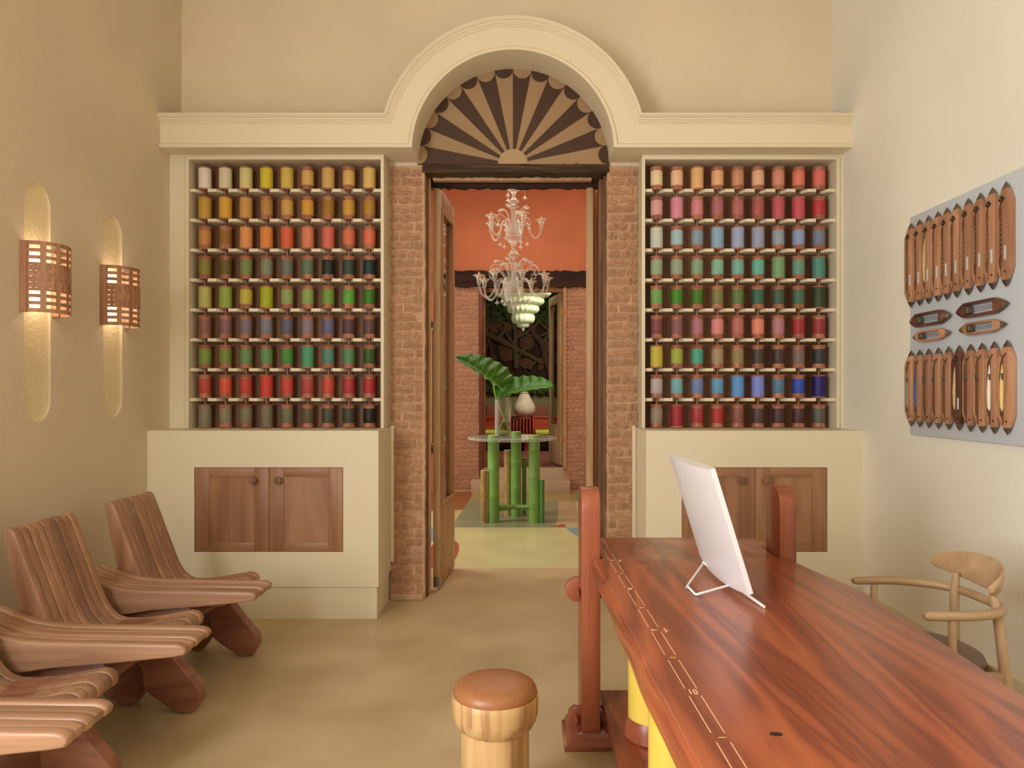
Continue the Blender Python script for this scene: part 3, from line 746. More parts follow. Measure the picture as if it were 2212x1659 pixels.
front = [[P1 + ux * (i / nx) + uy * (j / ny) - nrm * thk - Vector((0, 0, 0.012 * sin(pi * i / nx) * max(0, 1 - j / ny * 8))) for i in range(nx + 1)] for j in range(ny + 1)]
m.grid(front)
def edge(a, b): m.grid([a, b])
edge(rows_b[0], front[0]); edge(rows_b[-1], front[-1])
edge([r[0] for r in rows_b], [r[0] for r in front]); edge([r[-1] for r in rows_b], [r[-1] for r in front])
m.build('housing', WHITE, disp, smooth=35)
o_ = P1 + ux * .02 + uy * .02 - nrm * (thk + .0015)
m = MB().poly([o_, o_ + ux * .96, o_ + ux * .96 + uy * .96, o_ + uy * .96], [(0, 1, 2, 3)])
mm2 = MB(); mm2.poly([o_, o_ + ux * .96, o_ + ux * .96 + uy * .96, o_ + uy * .96] + [q - nrm * .002 for q in (o_, o_ + ux * .96, o_ + ux * .96 + uy * .96, o_ + uy * .96)], [(0, 1, 2, 3), (7, 6, 5, 4), (0, 1, 5, 4), (1, 2, 6, 5), (2, 3, 7, 6), (3, 0, 4, 7)])
mm2.build('screen', SCREENM, disp)
z_ = DZ + .0065
MB().tube([(.755, 2.250, z_ - .001), (.722, 2.50, .796), (.683, 2.72, .814)], .0048, 10).build('stand_rod', WIRE, disp)
MB().tube(smoothline([(.683, 2.715, .812), (.574, 2.498, z_), (.571, 2.488, z_)], 2) + [(.573, 2.39, z_), (.578, 2.383, z_), (.712, 2.455, .800)], .0042, 10).build('stand_foot', WIRE, disp)

# ------------------------------------------------------------------ pale oak armchair
ch = thing('armchair', 'pale oak armchair with bowed arm rail and brown leather seat behind the desk', 'chair', (1.56, 2.7, 0))
bow = smoothline([(1.355, 2.955, .683), (1.50, 2.965, .683), (1.63, 2.935, .680), (1.72, 2.865, .676), (1.745, 2.75, .674), (1.738, 2.63, .675), (1.68, 2.54, .679), (1.58, 2.495, .682), (1.48, 2.485, .683), (1.385, 2.487, .683)], 5)
n = len(bow); MB().tube(bow, [.010] + [.0165 if 2 < i < n - 3 else .0155 for i in range(1, n - 1)] + [.010], 14, 1.15, up=(0, 0, 1)).build('arm_rail', ASHX, ch)
# backrest: curved tapering board
rows = []
cr = smoothline([(1.690, 2.975, .765), (1.730, 2.89, .775), (1.748, 2.78, .779), (1.742, 2.66, .778), (1.69, 2.555, .772), (1.635, 2.515, .768)], 5)
nn = len(cr)
m = MB(); ring = []
for i, p in enumerate(cr):
    tt_ = i / (nn - 1); h = 0.008 + 0.050 * (sin(pi * min(1, max(0, tt_ * 0.96 + .02))) ** 0.7)
    d = (cr[min(i + 1, nn - 1)] - cr[max(i - 1, 0)]).normalized(); nr = Vector((d.y, -d.x, 0)).normalized()
    th = .011; lean = nr * -0.012
    ring.append([p + nr * (th * cos(a)) + Vector((0, 0, 1)) * (h * sin(a)) + lean * sin(a) * (h / .05) for a in [2 * pi * k / 14 for k in range(14)]])
m.grid([r + [r[0]] for r in ring]); m.poly(ring[0], [tuple(range(14))]); m.poly(ring[-1], [tuple(range(14))])
m.build('backrest', ASHX, ch)
def leg(pts, rad, nm='leg'): MB().tube(pts, rad, 14).build(nm, ASH, ch)
leg([(1.440, 2.95, .67), (1.435, 2.96, .42), (1.42, 2.97, .0)], [.013, .018, .012])
leg([(1.483, 2.487, .67), (1.480, 2.485, .42), (1.46, 2.475, .0)], [.013, .018, .012])
leg([(1.712, 2.845, .745), (1.706, 2.848, .66), (1.715, 2.86, .45), (1.765, 2.91, .0)], [.013, .017, .019, .012])
leg([(1.680, 2.575, .74), (1.688, 2.56, .66), (1.708, 2.55, .45), (1.78, 2.52, .0)], [.013, .017, .019, .012])
bx(1.690, 1.710, 2.565, 2.865, .405, .465).build('seat_rail', ASH, ch, bev=.005)
bx(1.475, 1.715, 2.538, 2.56, .405, .465).build('seat_rail', ASHX, ch, bev=.005)
bx(1.44, 1.70, 2.87, 2.892, .405, .465).build('seat_rail', ASHX, ch, bev=.005)
bx(1.435, 1.457, 2.50, 2.94, .405, .445).build('seat_rail', ASH, ch, bev=.005)
M = Matrix.Diagonal((1.0, 1.03, 1, 1))
MB().lathe([(.225, .449), (.232, .455), (.235, .464), (.231, .474), (.215, .482), (.17, .487), (.10, .488), (.01, .486)], (1.470, 2.72, .020), 40, M=M).build('seat_pad', LEATHB, ch)

# ------------------------------------------------------------------ shuttle board on the right wall
PX = RX - 0.022
bx(PX, RX - .001, 2.35, 4.03, 1.222, 2.432)
pan = tag(MB().box(PX, RX - .001, 2.35, 4.03, 1.222, 2.432).build('display_board', PANEL, bev=.003), 'large pale blue-grey board with weaving shuttles mounted on the right wall', 'board')
def shut_outline(h, w_, tip=0.05, n=5):
    hh, ww = h / 2, w_ / 2
    r = [(ww, -hh + tip * 1.7), (ww, hh - tip * 1.7)] + [(ww * (1 - (i / n)) ** .75, hh - tip * 1.7 + tip * 1.7 * (i / n)) for i in range(1, n)] + [(0, hh)]
    l = [(-x, z) for x, z in r[::-1][1:]]
    b = [(-ww * (1 - (i / n)) ** .75, -(hh - tip * 1.7 + tip * 1.7 * (i / n))) for i in range(1, n)] + [(0, -hh)] + [(ww * (1 - (i / n)) ** .75, -(hh - tip * 1.7 + tip * 1.7 * (i / n))) for i in range(n - 1, 0, -1)]
    return r + l + b
def slot(yc, z0, z1, r, n=5): 
    return [(yc + r * cos(a), z1 - r + r * sin(a)) for a in [pi * i / n for i in range(n + 1)]] + [(yc - r * cos(a), z0 + r - r * sin(a)) for a in [pi * i / n for i in range(n + 1)]]
def taper(m, hh):
    for v in m.bm.verts:
        q = max(0.0, (abs(v.co.z) - (hh - .095)) / .095)
        f = 1 - .93 * min(1, q) ** 1.4
        v.co.x = -.016 + (v.co.x + .016) * f
    return m
def shuttle(yc, zc, h, wdt, style, mat, yarn=None, horiz=False):
    t = thing('weaving_shuttle', '', 'shuttle', (PX, yc, zc))
    X0, X1 = -0.032, -0.0005
    hh, ww = h / 2, wdt / 2
    out = shut_outline(h, wdt)
    cav = [(ww * .12, hh * .60), (ww * .52, hh * .64), (ww * .80, hh * .52), (ww * .84, -hh * .45), (ww * .70, -hh * .62), (ww * .50, -hh * .66), (ww * .48, -hh * .78), (ww * .30, -hh * .80), (ww * .24, -hh * .66), (ww * .10, -hh * .5)]
    if style == 'b': cav = [(ww * .10, hh * .62), (ww * .45, hh * .66), (ww * .82, hh * .50), (ww * .86, -hh * .50), (ww * .55, -hh * .66), (ww * .45, -hh * .80), (ww * .25, -hh * .80), (ww * .08, -hh * .55)]
    if style == 'open': cav = [(-ww * .62, hh * .55), (ww * .62, hh * .55), (ww * .66, -hh * .55), (-ww * .66, -hh * .55)]
    holes = [cav]
    b = taper(MB().plate(out, holes, 'X', X0, X1), hh); body = b.build('body', mat, t, bev=0.005, seg=2, bang=60, local=True)
    if style != 'open':
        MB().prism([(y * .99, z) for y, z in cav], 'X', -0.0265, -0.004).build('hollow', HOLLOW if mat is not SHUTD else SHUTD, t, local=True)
    for s in (-1, 1):
        tp = [(ww * 1.02 * (1 - q) ** .75, s * (hh - .085 + .085 * q)) for q in (.62, .72, .82, .91, .98)]
        taper(MB().prism(tp + [(0, s * (hh + .002))] + [(-a, b_) for a, b_ in tp[::-1]], 'X', -0.0325, .0003), hh).build('tip', STEEL, t, local=True, bev=.002)
    # dark disc on the face, painted shade of the peg hole
    MB().lathe([(.004, 0), (.004, .002)], seg=10, M=Matrix.Translation((X0 - .0006, -ww * .35, -hh * .72)) @ Matrix.Rotation(pi / 2, 4, 'Y')).build('pin_hole_shade', DARK, t, local=True)
    if style == 'a':
        MB().prism(slot(-ww * .42, -hh * .50, -hh * .22, ww * .15), 'X', X0 - .0006, X0 + .004).build('slot_insert', PANEL, t, local=True)  # added pale insert imitating the board seen through an open slot
        MB().tube([(X0 + .004, ww * .5, hh * .72), (X0 - .002, ww * .1, hh * .64), (X0 + .002, -ww * .25, hh * .68)], .004, 6).build('hook', STEEL, t, local=True)
        MB().prism([(ww * .7, hh * .66), (ww * .1, hh * .74), (-ww * .35, hh * .66), (ww * .1, hh * .60)], 'X', X0 - .0008, X0 + .002).build('throat_shade', DARK, t, local=True)  # dark patch on the face, painted shade of a recess
        if not yarn:
            mm = MB()
            for q in range(8):
                z = hh * (.35 - q * .095); mm.tube([(-.027, ww * .16, z), (-.031, ww * .5, z - .008), (-.028, ww * .74, z - .028)], .0006, 4)
            mm.build('bristle', INLAY, t, local=True, kind='stuff')
    if style == 'b':
        bx(-.032, -.022, ww * .2, ww * .7, hh * .16, hh * .30).build('eyelet_block', STEEL, t, local=True, bev=.002)
        MB().tube([(X0, ww * .5, hh * .70), (X0 - .003, 0, hh * .62), (X0 - .001, -ww * .3, hh * .72)], .003, 6).build('wire_hook', STEEL, t, local=True)
        bx(-.032, -.022, ww * .3, ww * .62, -hh * .60, -hh * .5).build('brass_fitting', STEEL, t, local=True, bev=.002)
    if yarn:
        MB().lathe([(.004, -hh * .5), (.010, -hh * .42), (.012, -.02), (.008, hh * .3), (.003, hh * .5)], (-.024, ww * .45, 0), 12).build('yarn', yarn, t, local=True)
    if horiz and style == 'open':
        mm = MB()
        for q in range(3): mm.tube([(-.02, -ww * .3 + q * ww * .3, -hh * .55), (-.02, -ww * .2 + q * ww * .2, hh * .5)], .0012, 5)
        mm.build('wire', STEEL, t, local=True); bx(-.032, -.008, -ww * .5, ww * .5, -hh * .52, -hh * .36).build('end_fitting', STEEL, t, local=True, bev=.002)
    if horiz: t.rotation_euler = (pi / 2, 0, 0)
    return t
YA = paint('straw_yarn', (206, 180, 120), 0.9, .05, 60, .5, 300)
YB = paint('sage_yarn', (128, 140, 116), 0.9); YC = paint('blue_yarn', (70, 90, 150), 0.9)
YD = paint('white_yarn', (232, 228, 214), 0.9); YE = paint('butter_yarn', (226, 208, 130), 0.9)
tops = [3.992, 3.906, 3.820, 3.734, 3.654, 3.572, 3.479, 3.388, 3.300, 3.208]
for i, y in enumerate(tops):
    t = shuttle(y, 2.158, .468, .083, 'a', SHUTW, YA if i == 2 else None)
    t['group'] = 'upper row of upright shuttles'
    t['label'] = f'{ORD[i]} upright wooden shuttle from the left in the upper row' + (', holding straw yarn' if i == 2 else ', bristles in its hollow')
ylo = [3.990, 3.905, 3.818, 3.730, 3.640, 3.552, 3.462, 3.375, 3.288, 3.200]
for i, y in enumerate(ylo):
    yn = {0: YB, 1: YC, 8: YD, 9: YE, 5: YA}.get(i)
    t = shuttle(y, 1.477, .422, .083, 'a' if i == 5 else 'b', SHUTD if i == 5 else SHUTW, yn)
    t['group'] = 'lower row of upright shuttles'
    ex = {0: ', sage yarn inside', 1: ', blue yarn inside', 5: ', dark brown with straw yarn', 8: ', white yarn inside', 9: ', butter yellow yarn inside'}.get(i, '')
    t['label'] = f'{ORD[i]} upright wooden shuttle from the left in the lower row{ex}'
for y0, y1, z, mt, lb in ((3.62, 4.008, 1.845, SHUTD, 'dark shuttle lying level, upper left of the four between the rows'), (3.19, 3.58, 1.850, SHUTD, 'dark shuttle lying level, upper right of the four between the rows'),
                          (3.625, 3.975, 1.757, SHUTW, 'light brown shuttle lying level, lower left of the four between the rows'), (3.205, 3.555, 1.760, SHUTW, 'light brown shuttle lying level, lower right of the four between the rows')):
    t = shuttle((y0 + y1) / 2, z, y1 - y0, .072 if mt is SHUTD else .058, 'open', mt, None, True); t['group'] = 'level shuttles between the rows'; t['label'] = lb

# ------------------------------------------------------------------ middle room
GREENF = paint('lime_resin_floor', (200, 202, 150), 0.3, .04, 2.5); SAGEF = paint('sage_resin_floor', (140, 150, 120), 0.3, .05, 3)
TANF = paint('sand_resin_floor', (192, 178, 140), 0.3, .04, 3); BLUEF = paint('blue_resin_floor', (122, 166, 172), 0.3, .04, 3)
REDF = paint('brick_red_resin_floor', (164, 86, 66), 0.35, .05, 3); OLIVEF = paint('olive_resin_floor', (176, 162, 100), 0.3, .05, 3)
BROWNF = paint('ochre_resin_floor', (158, 104, 54), 0.3, .06, 2); CREAMF = paint('cream_resin_floor', (226, 212, 176), 0.3, .03, 3)
f2 = struct(bx(-3.3, 3.3, 6.0, 10.9, -0.12, 0).build('floor', GREENF))
def field(pts, m, z=.0012): MB().prism(pts, 'Z', -.01, z).build('colour_field', m, f2)
field([(-.765, 7.82), (.36, 7.82), (.42, 8.4), (.50, 9.71), (-.715, 9.71)], SAGEF, .0020)
field([(.36, 7.82), (.62, 7.86), (.72, 9.71), (.50, 9.71), (.42, 8.4)], TANF, .0024)
field([(.29, 7.825), (.47, 8.02), (.48, 7.825)], REDF, .003)
cu = [(p.x, p.y) for p in smoothline([(.47, 7.81), (.56, 7.35), (.75, 6.98), (.98, 6.75), (1.4, 6.5), (2.0, 6.4)], 5)]
field(cu + [(2.6, 6.5), (2.6, 7.81)], BLUEF, .0022)
field([(.70, 8.0), (1.2, 8.0), (1.2, 9.2), (.78, 9.2)], OLIVEF, .0018)
field([(.78, 9.2), (1.6, 9.2), (1.6, 9.71), (.80, 9.71)], REDF, .0018)
field([(.74, 9.71), (2.4, 9.71), (2.4, 10.66), (.80, 10.66)], BLUEF, .0024)
field([(-.715, 9.712), (.74, 9.712), (.80, 10.66), (-.70, 10.66)], OLIVEF, .0022)
field([(-2.6, 8.6), (-.735, 9.0), (-.715, 9.712), (-.70, 10.66), (-2.6, 10.66)], BROWNF, .0016)
cu = [(p.x, p.y) for p in smoothline([(-.72, 7.26), (-.62, 7.0), (-.585, 6.7), (-.58, 6.4), (-.60, 6.003)], 5)]
field([(-1.3, 7.4)] + cu + [(-1.05, 6.003), (-1.3, 6.6)], REDF, .0020)
cu = [(p.x, p.y) for p in smoothline([(-.93, 7.55), (-.86, 7.2), (-.86, 6.8), (-.93, 6.4)], 5)]
field([(-1.7, 7.6)] + cu + [(-1.0, 6.003), (-1.7, 6.003)], CREAMF, .0030)
field([(-1.8, 7.82), (-.97, 7.82), (-.86, 7.5), (-.85, 7.05), (-1.8, 7.05)], BLUEF, .0036)
W2M = ORANGE
struct(bx(-3.4, -3.25, 5.34, 10.9, 0, 4.75).build('wall_west', W2M)); struct(bx(3.25, 3.4, 5.34, 10.9, 0, 4.75).build('wall_east', W2M))
struct(MB().box(-3.3, -2.55, 5.2, 5.345, 0, 4.75).box(2.35, 3.3, 5.2, 5.345, 0, 4.75).build('wall_south', W2M))
struct(MB().box(-2.6, -.70, 5.341, 5.35, 0, 4.75).box(.62, 2.4, 5.341, 5.35, 0, 4.75).box(-.70, .62, 5.341, 5.35, 3.08, 4.75).build('wall_hall', W2M))
struct(bx(-3.4, 3.4, 5.34, 10.9, 4.75, 4.9).build('ceiling', CEILM))
struct(bx(-3.3, -2.5, 5.3, 6.0, -.12, 0).build('floor', FLOORM)); struct(bx(2.4, 3.3, 5.3, 6.0, -.12, 0).build('floor', FLOORM))
YB_ = 10.67
wn = struct(MB().box(-3.3, -.63, YB_ + .005, 10.9, 0, 4.75).box(.66, 3.3, YB_ + .005, 10.9, 0, 4.75).box(-.63, .66, YB_ + .005, 10.9, 3.02, 4.75).build('wall_north', ORANGE))
RB = brick_meshes('brick', BRICKR, 5, .04)
for a, b in ((-1.20, -.630), (.660, 1.15)):
    p = struct(bx(a, b, YB_ - .004, YB_ + .006, 0, 3.03).build('brick_wall_panel', MORTR))
    lay_bricks(p, RB, a, b, .04, 3.02, YB_ - .004, .066, .205, .010, .013)
t = MB().box(-1.30, 1.25, YB_ - .06, 10.9, 3.02, 3.25)
bmesh.ops.subdivide_edges(t.bm, edges=[e for e in t.bm.edges if abs(e.verts[0].co.x - e.verts[1].co.x) > 1], cuts=40)
for v in t.bm.verts: v.co.z += random.uniform(-.012, .012); v.co.y += random.uniform(-.006, .006)
struct(t.build('beam', DARKB, smooth=20))
# pebbles along the foot of the brick wall
mm = MB()
for a, b in ((-1.2, -.72), (.76, 1.1)):
    x = a
    while x < b:
        r_ = random.uniform(.008, .016)
        mm.lathe([(r_ * .4, 0), (r_, r_ * .4), (r_ * .7, r_ * .9), (r_ * .1, r_)], (x, YB_ - .03, 0), 7); x += r_ * 2
mm.build('pebble_edging', paint('pale_pebbles', (196, 176, 150), .9), None, kind='stuff')
# steps
STEP = paint('step_plaster', (188, 170, 142), .6, .03, 3)
bx(-.735, .70, 10.43, 10.72, 0, .19).build('step', STEP, bev=.006)['kind'] = 'structure'
bx(-.70, .675, 10.70, 11.0, 0, .345).build('step', STEP, bev=.006)['kind'] = 'structure'
# doorway joinery of the garden room
fr = struct(bx(-.63, -.575, 10.62, 10.92, .34, 3.02).build('door_frame', wood('red_brown_jamb', (128, 66, 40), (84, 38, 22), axis='Z', scale=6, rand=.03)))
bx(.615, .66, 10.64, 10.92, .34, 3.02).build('jamb', OAK, fr); bx(-.575, .615, 10.80, 10.90, 2.97, 3.02).build('head', OAK, fr)
bx(-.575, -.545, 10.86, 10.90, .35, 2.97).build('folded_leaf_edge', TEAK, fr)
for z in (2.65, 2.10, 1.42, .78):
    bx(-.585, -.548, 10.855, 10.86, z - .05, z + .05).build('hinge', BRASS, fr)
    bx(.600, .630, 10.635, 10.642, z - .05, z + .05).build('hinge', BRASS, fr)
GRYO = wood('pale_grey_oak', (190, 160, 122), (158, 126, 92), axis='Z', scale=7, rand=.03)
d3 = leaf_door('door_3', (.595, 10.92), (.455, 11.60), .37, 2.97, .045, .95, 2.85, GRYO, .10)
MB().lathe([(.012, 0), (.012, .03), (.026, .04), (.024, .06), (.006, .066)], seg=14, M=Matrix.Translation((.64, .0225, 1.42)) @ Matrix.Rotation(-pi / 2, 4, 'X')).build('door_knob', DARK, d3, local=True)
# framed textile picture on the orange wall
pc = thing('framed_picture', 'tall framed striped textile on the orange wall, glimpsed left of the open door', 'picture', (-1.8, 10.66, .6))
MAROON = paint('maroon_cloth', (70, 22, 20), .8); GOLD = paint('gold_cloth', (196, 150, 90), .6); BLACKP = paint('black_frame', (14, 8, 8), .5); MOSS = paint('moss_green_band', (66, 74, 24), .8)
bx(-2.4, -1.26, 10.62, 10.67, .595, 2.505).build('frame', BLACKP, pc); bx(-2.38, -1.262, 10.612, 10.62, .63, 2.475).build('green_border', MOSS, pc)
bx(-2.37, -1.265, 10.606, 10.612, .70, 2.41).build('gold_border', GOLD, pc); bx(-2.36, -1.268, 10.60, 10.606, .725, 2.385).build('cloth', MAROON, pc)
for k in range(5): bx(-1.288 - .042 * k - .015 * (k > 0), -1.270 - .042 * k, 10.597, 10.60, .725, 2.385).build('stripe', GOLD, pc)

# ------------------------------------------------------------------ bamboo table
BAMG = paint('green_lacquered_bamboo', (120, 176, 92), .32, .05, 6); BAMD = paint('deep_green_bamboo', (80, 138, 72), .35, .06, 6)
BAMT = paint('dry_bamboo', (190, 164, 96), .4, .12, 14, c2=(150, 130, 92)); CUT = paint('bamboo_cut_end', (228, 218, 186), .7)
tb = thing('bamboo_table', 'round glass-topped table on thick green bamboo legs in the middle room', 'table', (-.1, 8.2, 0))
def bamboo(x, y, r, z1, nodes, mat, nm='leg', z0=0.001, tilt=0):
    pr = [(r * .98, z0)]
    for nz in nodes: pr += [(r * .985, nz - .02), (r * 1.06, nz - .006), (r * .97, nz), (r * 1.05, nz + .006), (r * .985, nz + .02)]
    pr += [(r * 1.0, z1)]
    M = Matrix.Rotation(tilt, 4, 'Y')
    o = MB().lathe(pr, (x, y, 0), 24, M=M).build(nm, mat, tb, smooth=60)
    MB().lathe([(r * .9, z1 - .004), (r * .9, z1 + .002)], (x + (z1 * sin(tilt)), y, 0), 24).build('cut_end', CUT, o)
    return o
bamboo(-.3185, 8.13, .066, .978, [.28, .60, .88], BAMG)
bamboo(.142, 8.13, .064, .978, [.20, .50, .80], BAMG)
bamboo(-.067, 8.50, .062, 1.0, [.33, .62, .9], BAMG)
bamboo(-.425, 8.10, .037, .587, [.12, .34, .56], BAMT, 'cane')
bamboo(.225, 8.10, .030, .486, [.10, .27, .45], BAMD, 'cane')
bamboo(-.164, 8.58, .048, .777, [.2, .45, .66], BAMT, 'cane')
bamboo(.030, 8.64, .026, .68, [.22, .5], BAMD, 'cane')
for a, b in (((-.26, 8.14, .175), (-.068, 8.2, .165)), ((.09, 8.14, .175), (-.068, 8.2, .165)), ((-.068, 8.2, .165), (-.067, 8.44, .16)), ((-.26, 8.16, .14), (-.06, 8.28, .15)), ((.09, 8.16, .12), (-.04, 8.3, .165))):
    MB().tube([a, b], .022, 12).build('brace', BAMG, tb)
EDGEG = milky('table_glass', (196, 210, 204), .10, .85, .05)
MB().lathe([(.001, .925), (.500, .925), (.510, .932), (.510, .950), (.500, .957), (.001, .957)], (-.108, 8.25, 0), 72).build('glass_top', EDGEG, tb, smooth=30)
mm = MB()
for k in range(24):
    a = 2 * pi * k / 24; mm.box(-.010, .010, -.003, .0035, .937, .944, Matrix.Translation((-.108 + .507 * cos(a), 8.25 + .507 * sin(a), 0)) @ Matrix.Rotation(a + pi / 2, 4, 'Z'))
mm.build('rim_studs', CUT, tb, kind='stuff')

# ------------------------------------------------------------------ glass vase and leaves
K = 8.05 / 1560
def V2(zx, zy, y, ox=900, oy=700, sc=3.95):
    """a point of the middle room at depth y, read from measured bearings"""
    return Vector(((ox + zx / sc - 1127) * y / 1560, y, 1.45 - (oy + zy / sc - 850) * y / 1560))
vx = V2(737, 970, 8.15).x
vs = thing('glass_vase', 'tall clear cylinder vase with water on the glass table', 'vase', (vx, 8.15, .958))
MB().lathe([(.088, .958), (.092, .962), (.092, 1.412), (.088, 1.412), (.088, .975), (.001, .972)], (vx, 8.15, 0), 40).build('cylinder', CLEAR, vs)
MB().lathe([(.001, .976), (.087, .976), (.087, 1.125), (.001, 1.125)], (vx, 8.15, 0), 32).build('water', glassy('water', (214, 226, 206), .02, .3), vs)
LEAFM = paint('glossy_leaf', (38, 104, 20), .26, .12, 3, c2=(58, 128, 28)); STEMM = paint('leaf_stem', (124, 170, 60), .45); VEIN = paint('leaf_vein', (150, 184, 80), .5)
def big_leaf(J, tip, Bfar, Bnear, path, label, seed):
    random.seed(seed)
    t = thing('elephant_ear_leaf', label, 'leaf', tuple(J), 'large leaves in the vase')
    A = Vector(tip) - Vector(J); J = Vector(J); rows = []; n_t = 44; ns = 9
    def wprof(u):
        if u < 0: return max(0.0, (1 - (u / -.36) ** 2)) ** .5 * 0.95
        return max(0.0, (1 - u)) ** .52 * (1 + .45 * u)
    def P(u, s):
        w_ = wprof(u); B = Bfar if s >= 0 else Bnear
        rip = .012 * sin(u * 30 + (1.5 if s > 0 else .3)) * abs(s) ** 2 * w_ + .004 * sin(u * 71) * abs(s) ** 3
        notch = 0.0
        if u < 0: notch = -u * .35 * (1 - abs(s))           # heart-shaped sinus
        p = J + A * (u + notch * 1.0 - .10 * abs(s) * w_) + B * (abs(s) * w_)
        p += Vector((0, 0, -.06 * u * u)) + Bfar.cross(A).normalized() * (rip + .012 * sin(abs(s) * pi))
        return p
    for i in range(n_t + 1):
        u = -.36 + 1.36 * i / n_t
        rows.append([P(u, s / ns) for s in range(-ns, ns + 1)])
    m = MB().grid(rows)
    o = m.build('blade', LEAFM, t, smooth=70)
    md = o.modifiers.new('thickness', 'SOLIDIFY'); md.thickness = .0015
    nv = Bfar.cross(A).normalized()
    mv = MB().tube([P(u, 0) + nv * -.002 for u in [i / 14 for i in range(14)]], [.006 - .0004 * i for i in range(14)], 6)
    for u0 in (-.02, .08, .2, .34, .5, .66):
        for sg in (-1, 1):
            mv.tube([P(min(.97, u0 + (.16 if u0 > 0 else -.12) * abs(s)), sg * s) + nv * .0015 for s in (0, .25, .5, .75, .92)], [.0028, .0022, .0016, .0011, .0006], 5)
    mv.build('vein', VEIN, t)
    MB().tube(smoothline(path, 6), [.0105] * 2 + [.012] * (6 * (len(path) - 1) - 1), 8).build('stalk', STEMM, t)
    return t
big_leaf(V2(655, 490, 8.10), V2(326, 240, 8.02), Vector((.120, .17, .185)), Vector((.02, -.11, -.045)),
         [V2(655, 490, 8.10), V2(672, 600, 8.10), V2(715, 720, 8.13), V2(760, 830, 8.15), V2(800, 935, 8.16)], 'large glossy green leaf rising highest from the vase', 3)
big_leaf(V2(795, 590, 8.10), V2(1168, 487, 8.02), Vector((.045, .18, .185)), Vector((.0, -.10, -.015)),
         [V2(795, 590, 8.10), V2(788, 690, 8.12), V2(760, 780, 8.15), V2(720, 870, 8.17), V2(672, 940, 8.17)], 'large glossy green leaf spreading low over the vase rim', 5)
random.seed(11)

# ------------------------------------------------------------------ glass chandelier
CHG = milky('blown_glass', (226, 228, 216), .16, .80)
CANDLE = paint('candle_sleeve', (222, 160, 104), .6)
CHX, CHY, ZP = -.0915, 8.2, .00133
def cz(y): return 3.920 - .0013306 * y
cd = thing('glass_chandelier', 'two-tiered clear blown-glass chandelier with candle arms over the bamboo table', 'chandelier', (CHX, CHY, 2.3))
def lath(nm, prof, lob=0, amp=0): return MB().lathe([(r * ZP, cz(y)) for y, r in prof], (CHX, CHY, 0), 24, lob, amp).build(nm, CHG, cd, smooth=50)
lath('canopy_rod', [(-900, 6), (60, 6)]); 
lath('crown_cup', [(60, 20), (70, 48), (85, 52), (108, 58), (122, 52), (130, 30), (160, 16), (178, 15)])
lath('ball', [(186, 18), (205, 30), (215, 48), (226, 46), (238, 24), (250, 14)]); lath('ruffle', [(256, 16), (262, 46), (266, 44), (272, 22), (330, 14), (460, 26)], 12, .25)
lath('drum', [(462, 30), (468, 68), (474, 70), (520, 72), (526, 84), (534, 82), (546, 62), (565, 40), (585, 24), (602, 20)])
lath('baluster', [(606, 26), (612, 24), (620, 12), (630, 26), (636, 22), (645, 30), (660, 40), (676, 52), (684, 50), (696, 30), (708, 12), (730, 12)])
lath('ruffle', [(732, 14), (736, 52), (742, 48), (752, 26), (800, 18), (900, 24), (950, 30)], 12, .25)
lath('drum', [(952, 40), (958, 80), (964, 84), (1012, 84), (1018, 88), (1030, 84), (1040, 66), (1055, 44), (1072, 26), (1084, 22)])
lath('finial', [(1086, 30), (1096, 34), (1106, 16), (1116, 26), (1126, 20), (1140, 8), (1165, 5), (1195, 2)])
ZERO = Vector((CHX, CHY, 0)) - Vector((CHX, CHY, 2.3))
def ring_parts(nm, n_, mk, a0=0.0, jit=0):
    base = mk(); outs = [base]
    for k in range(n_):
        o = base if k == 0 else clone(base, cd)
        o.rotation_euler = (0, 0, a0 + 2 * pi * k / n_ + random.uniform(-jit, jit))
def rz(pts): return [(CHX + r * ZP, CHY, cz(y)) for r, y in smoothline(pts, 5)]
def arm_maker(pts, cr_, cy):
    def mk():
        a = MB().tube(rz(pts), .0115, 8).build('arm', CHG, cd)
        c = (CHX + cr_ * ZP, CHY, 0)
        MB().lathe([(q * ZP, cz(cy + d)) for d, q in ((58, 8), (55, 16), (40, 14), (34, 20), (25, 18), (8, 22), (-12, 30), (-22, 48), (-18, 52), (-16, 46), (-6, 20), (0, 12))], c, 14, 8, .12).build('drip_cup', CHG, a, smooth=50)
        MB().lathe([(.011, cz(cy)), (.011, cz(cy - 48)), (.008, cz(cy - 50))], c, 10).build('candle', CANDLE, a)
        return a
    return mk
ring_parts('arm', 8, arm_maker([(60, 985), (75, 910), (105, 885), (140, 905), (165, 970), (200, 1030), (240, 1042), (280, 1010), (298, 950), (300, 935)], 300, 880), .25)
ring_parts('arm', 5, arm_maker([(50, 500), (70, 430), (100, 402), (128, 425), (145, 490), (175, 525), (205, 520), (230, 480), (237, 450)], 237, 395), .05)
def scroll_mk(pts, r=.007):
    return lambda: MB().tube(rz(pts), r, 7).build('scroll', CHG, cd)
ring_parts('scroll', 6, scroll_mk([(50, 950), (95, 850), (150, 785), (205, 780), (232, 820), (222, 858), (195, 855), (190, 828), (206, 822)]), .6)
ring_parts('scroll', 6, scroll_mk([(35, 950), (50, 840), (75, 770), (100, 735), (130, 730), (160, 748)], .009), .2)
ring_parts('scroll', 4, scroll_mk([(40, 470), (75, 380), (115, 345), (150, 350), (165, 380), (150, 402), (132, 392), (138, 374)]), .5)
ring_parts('scroll', 4, scroll_mk([(30, 470), (42, 370), (62, 305), (95, 280), (125, 295)], .009), 1.2)
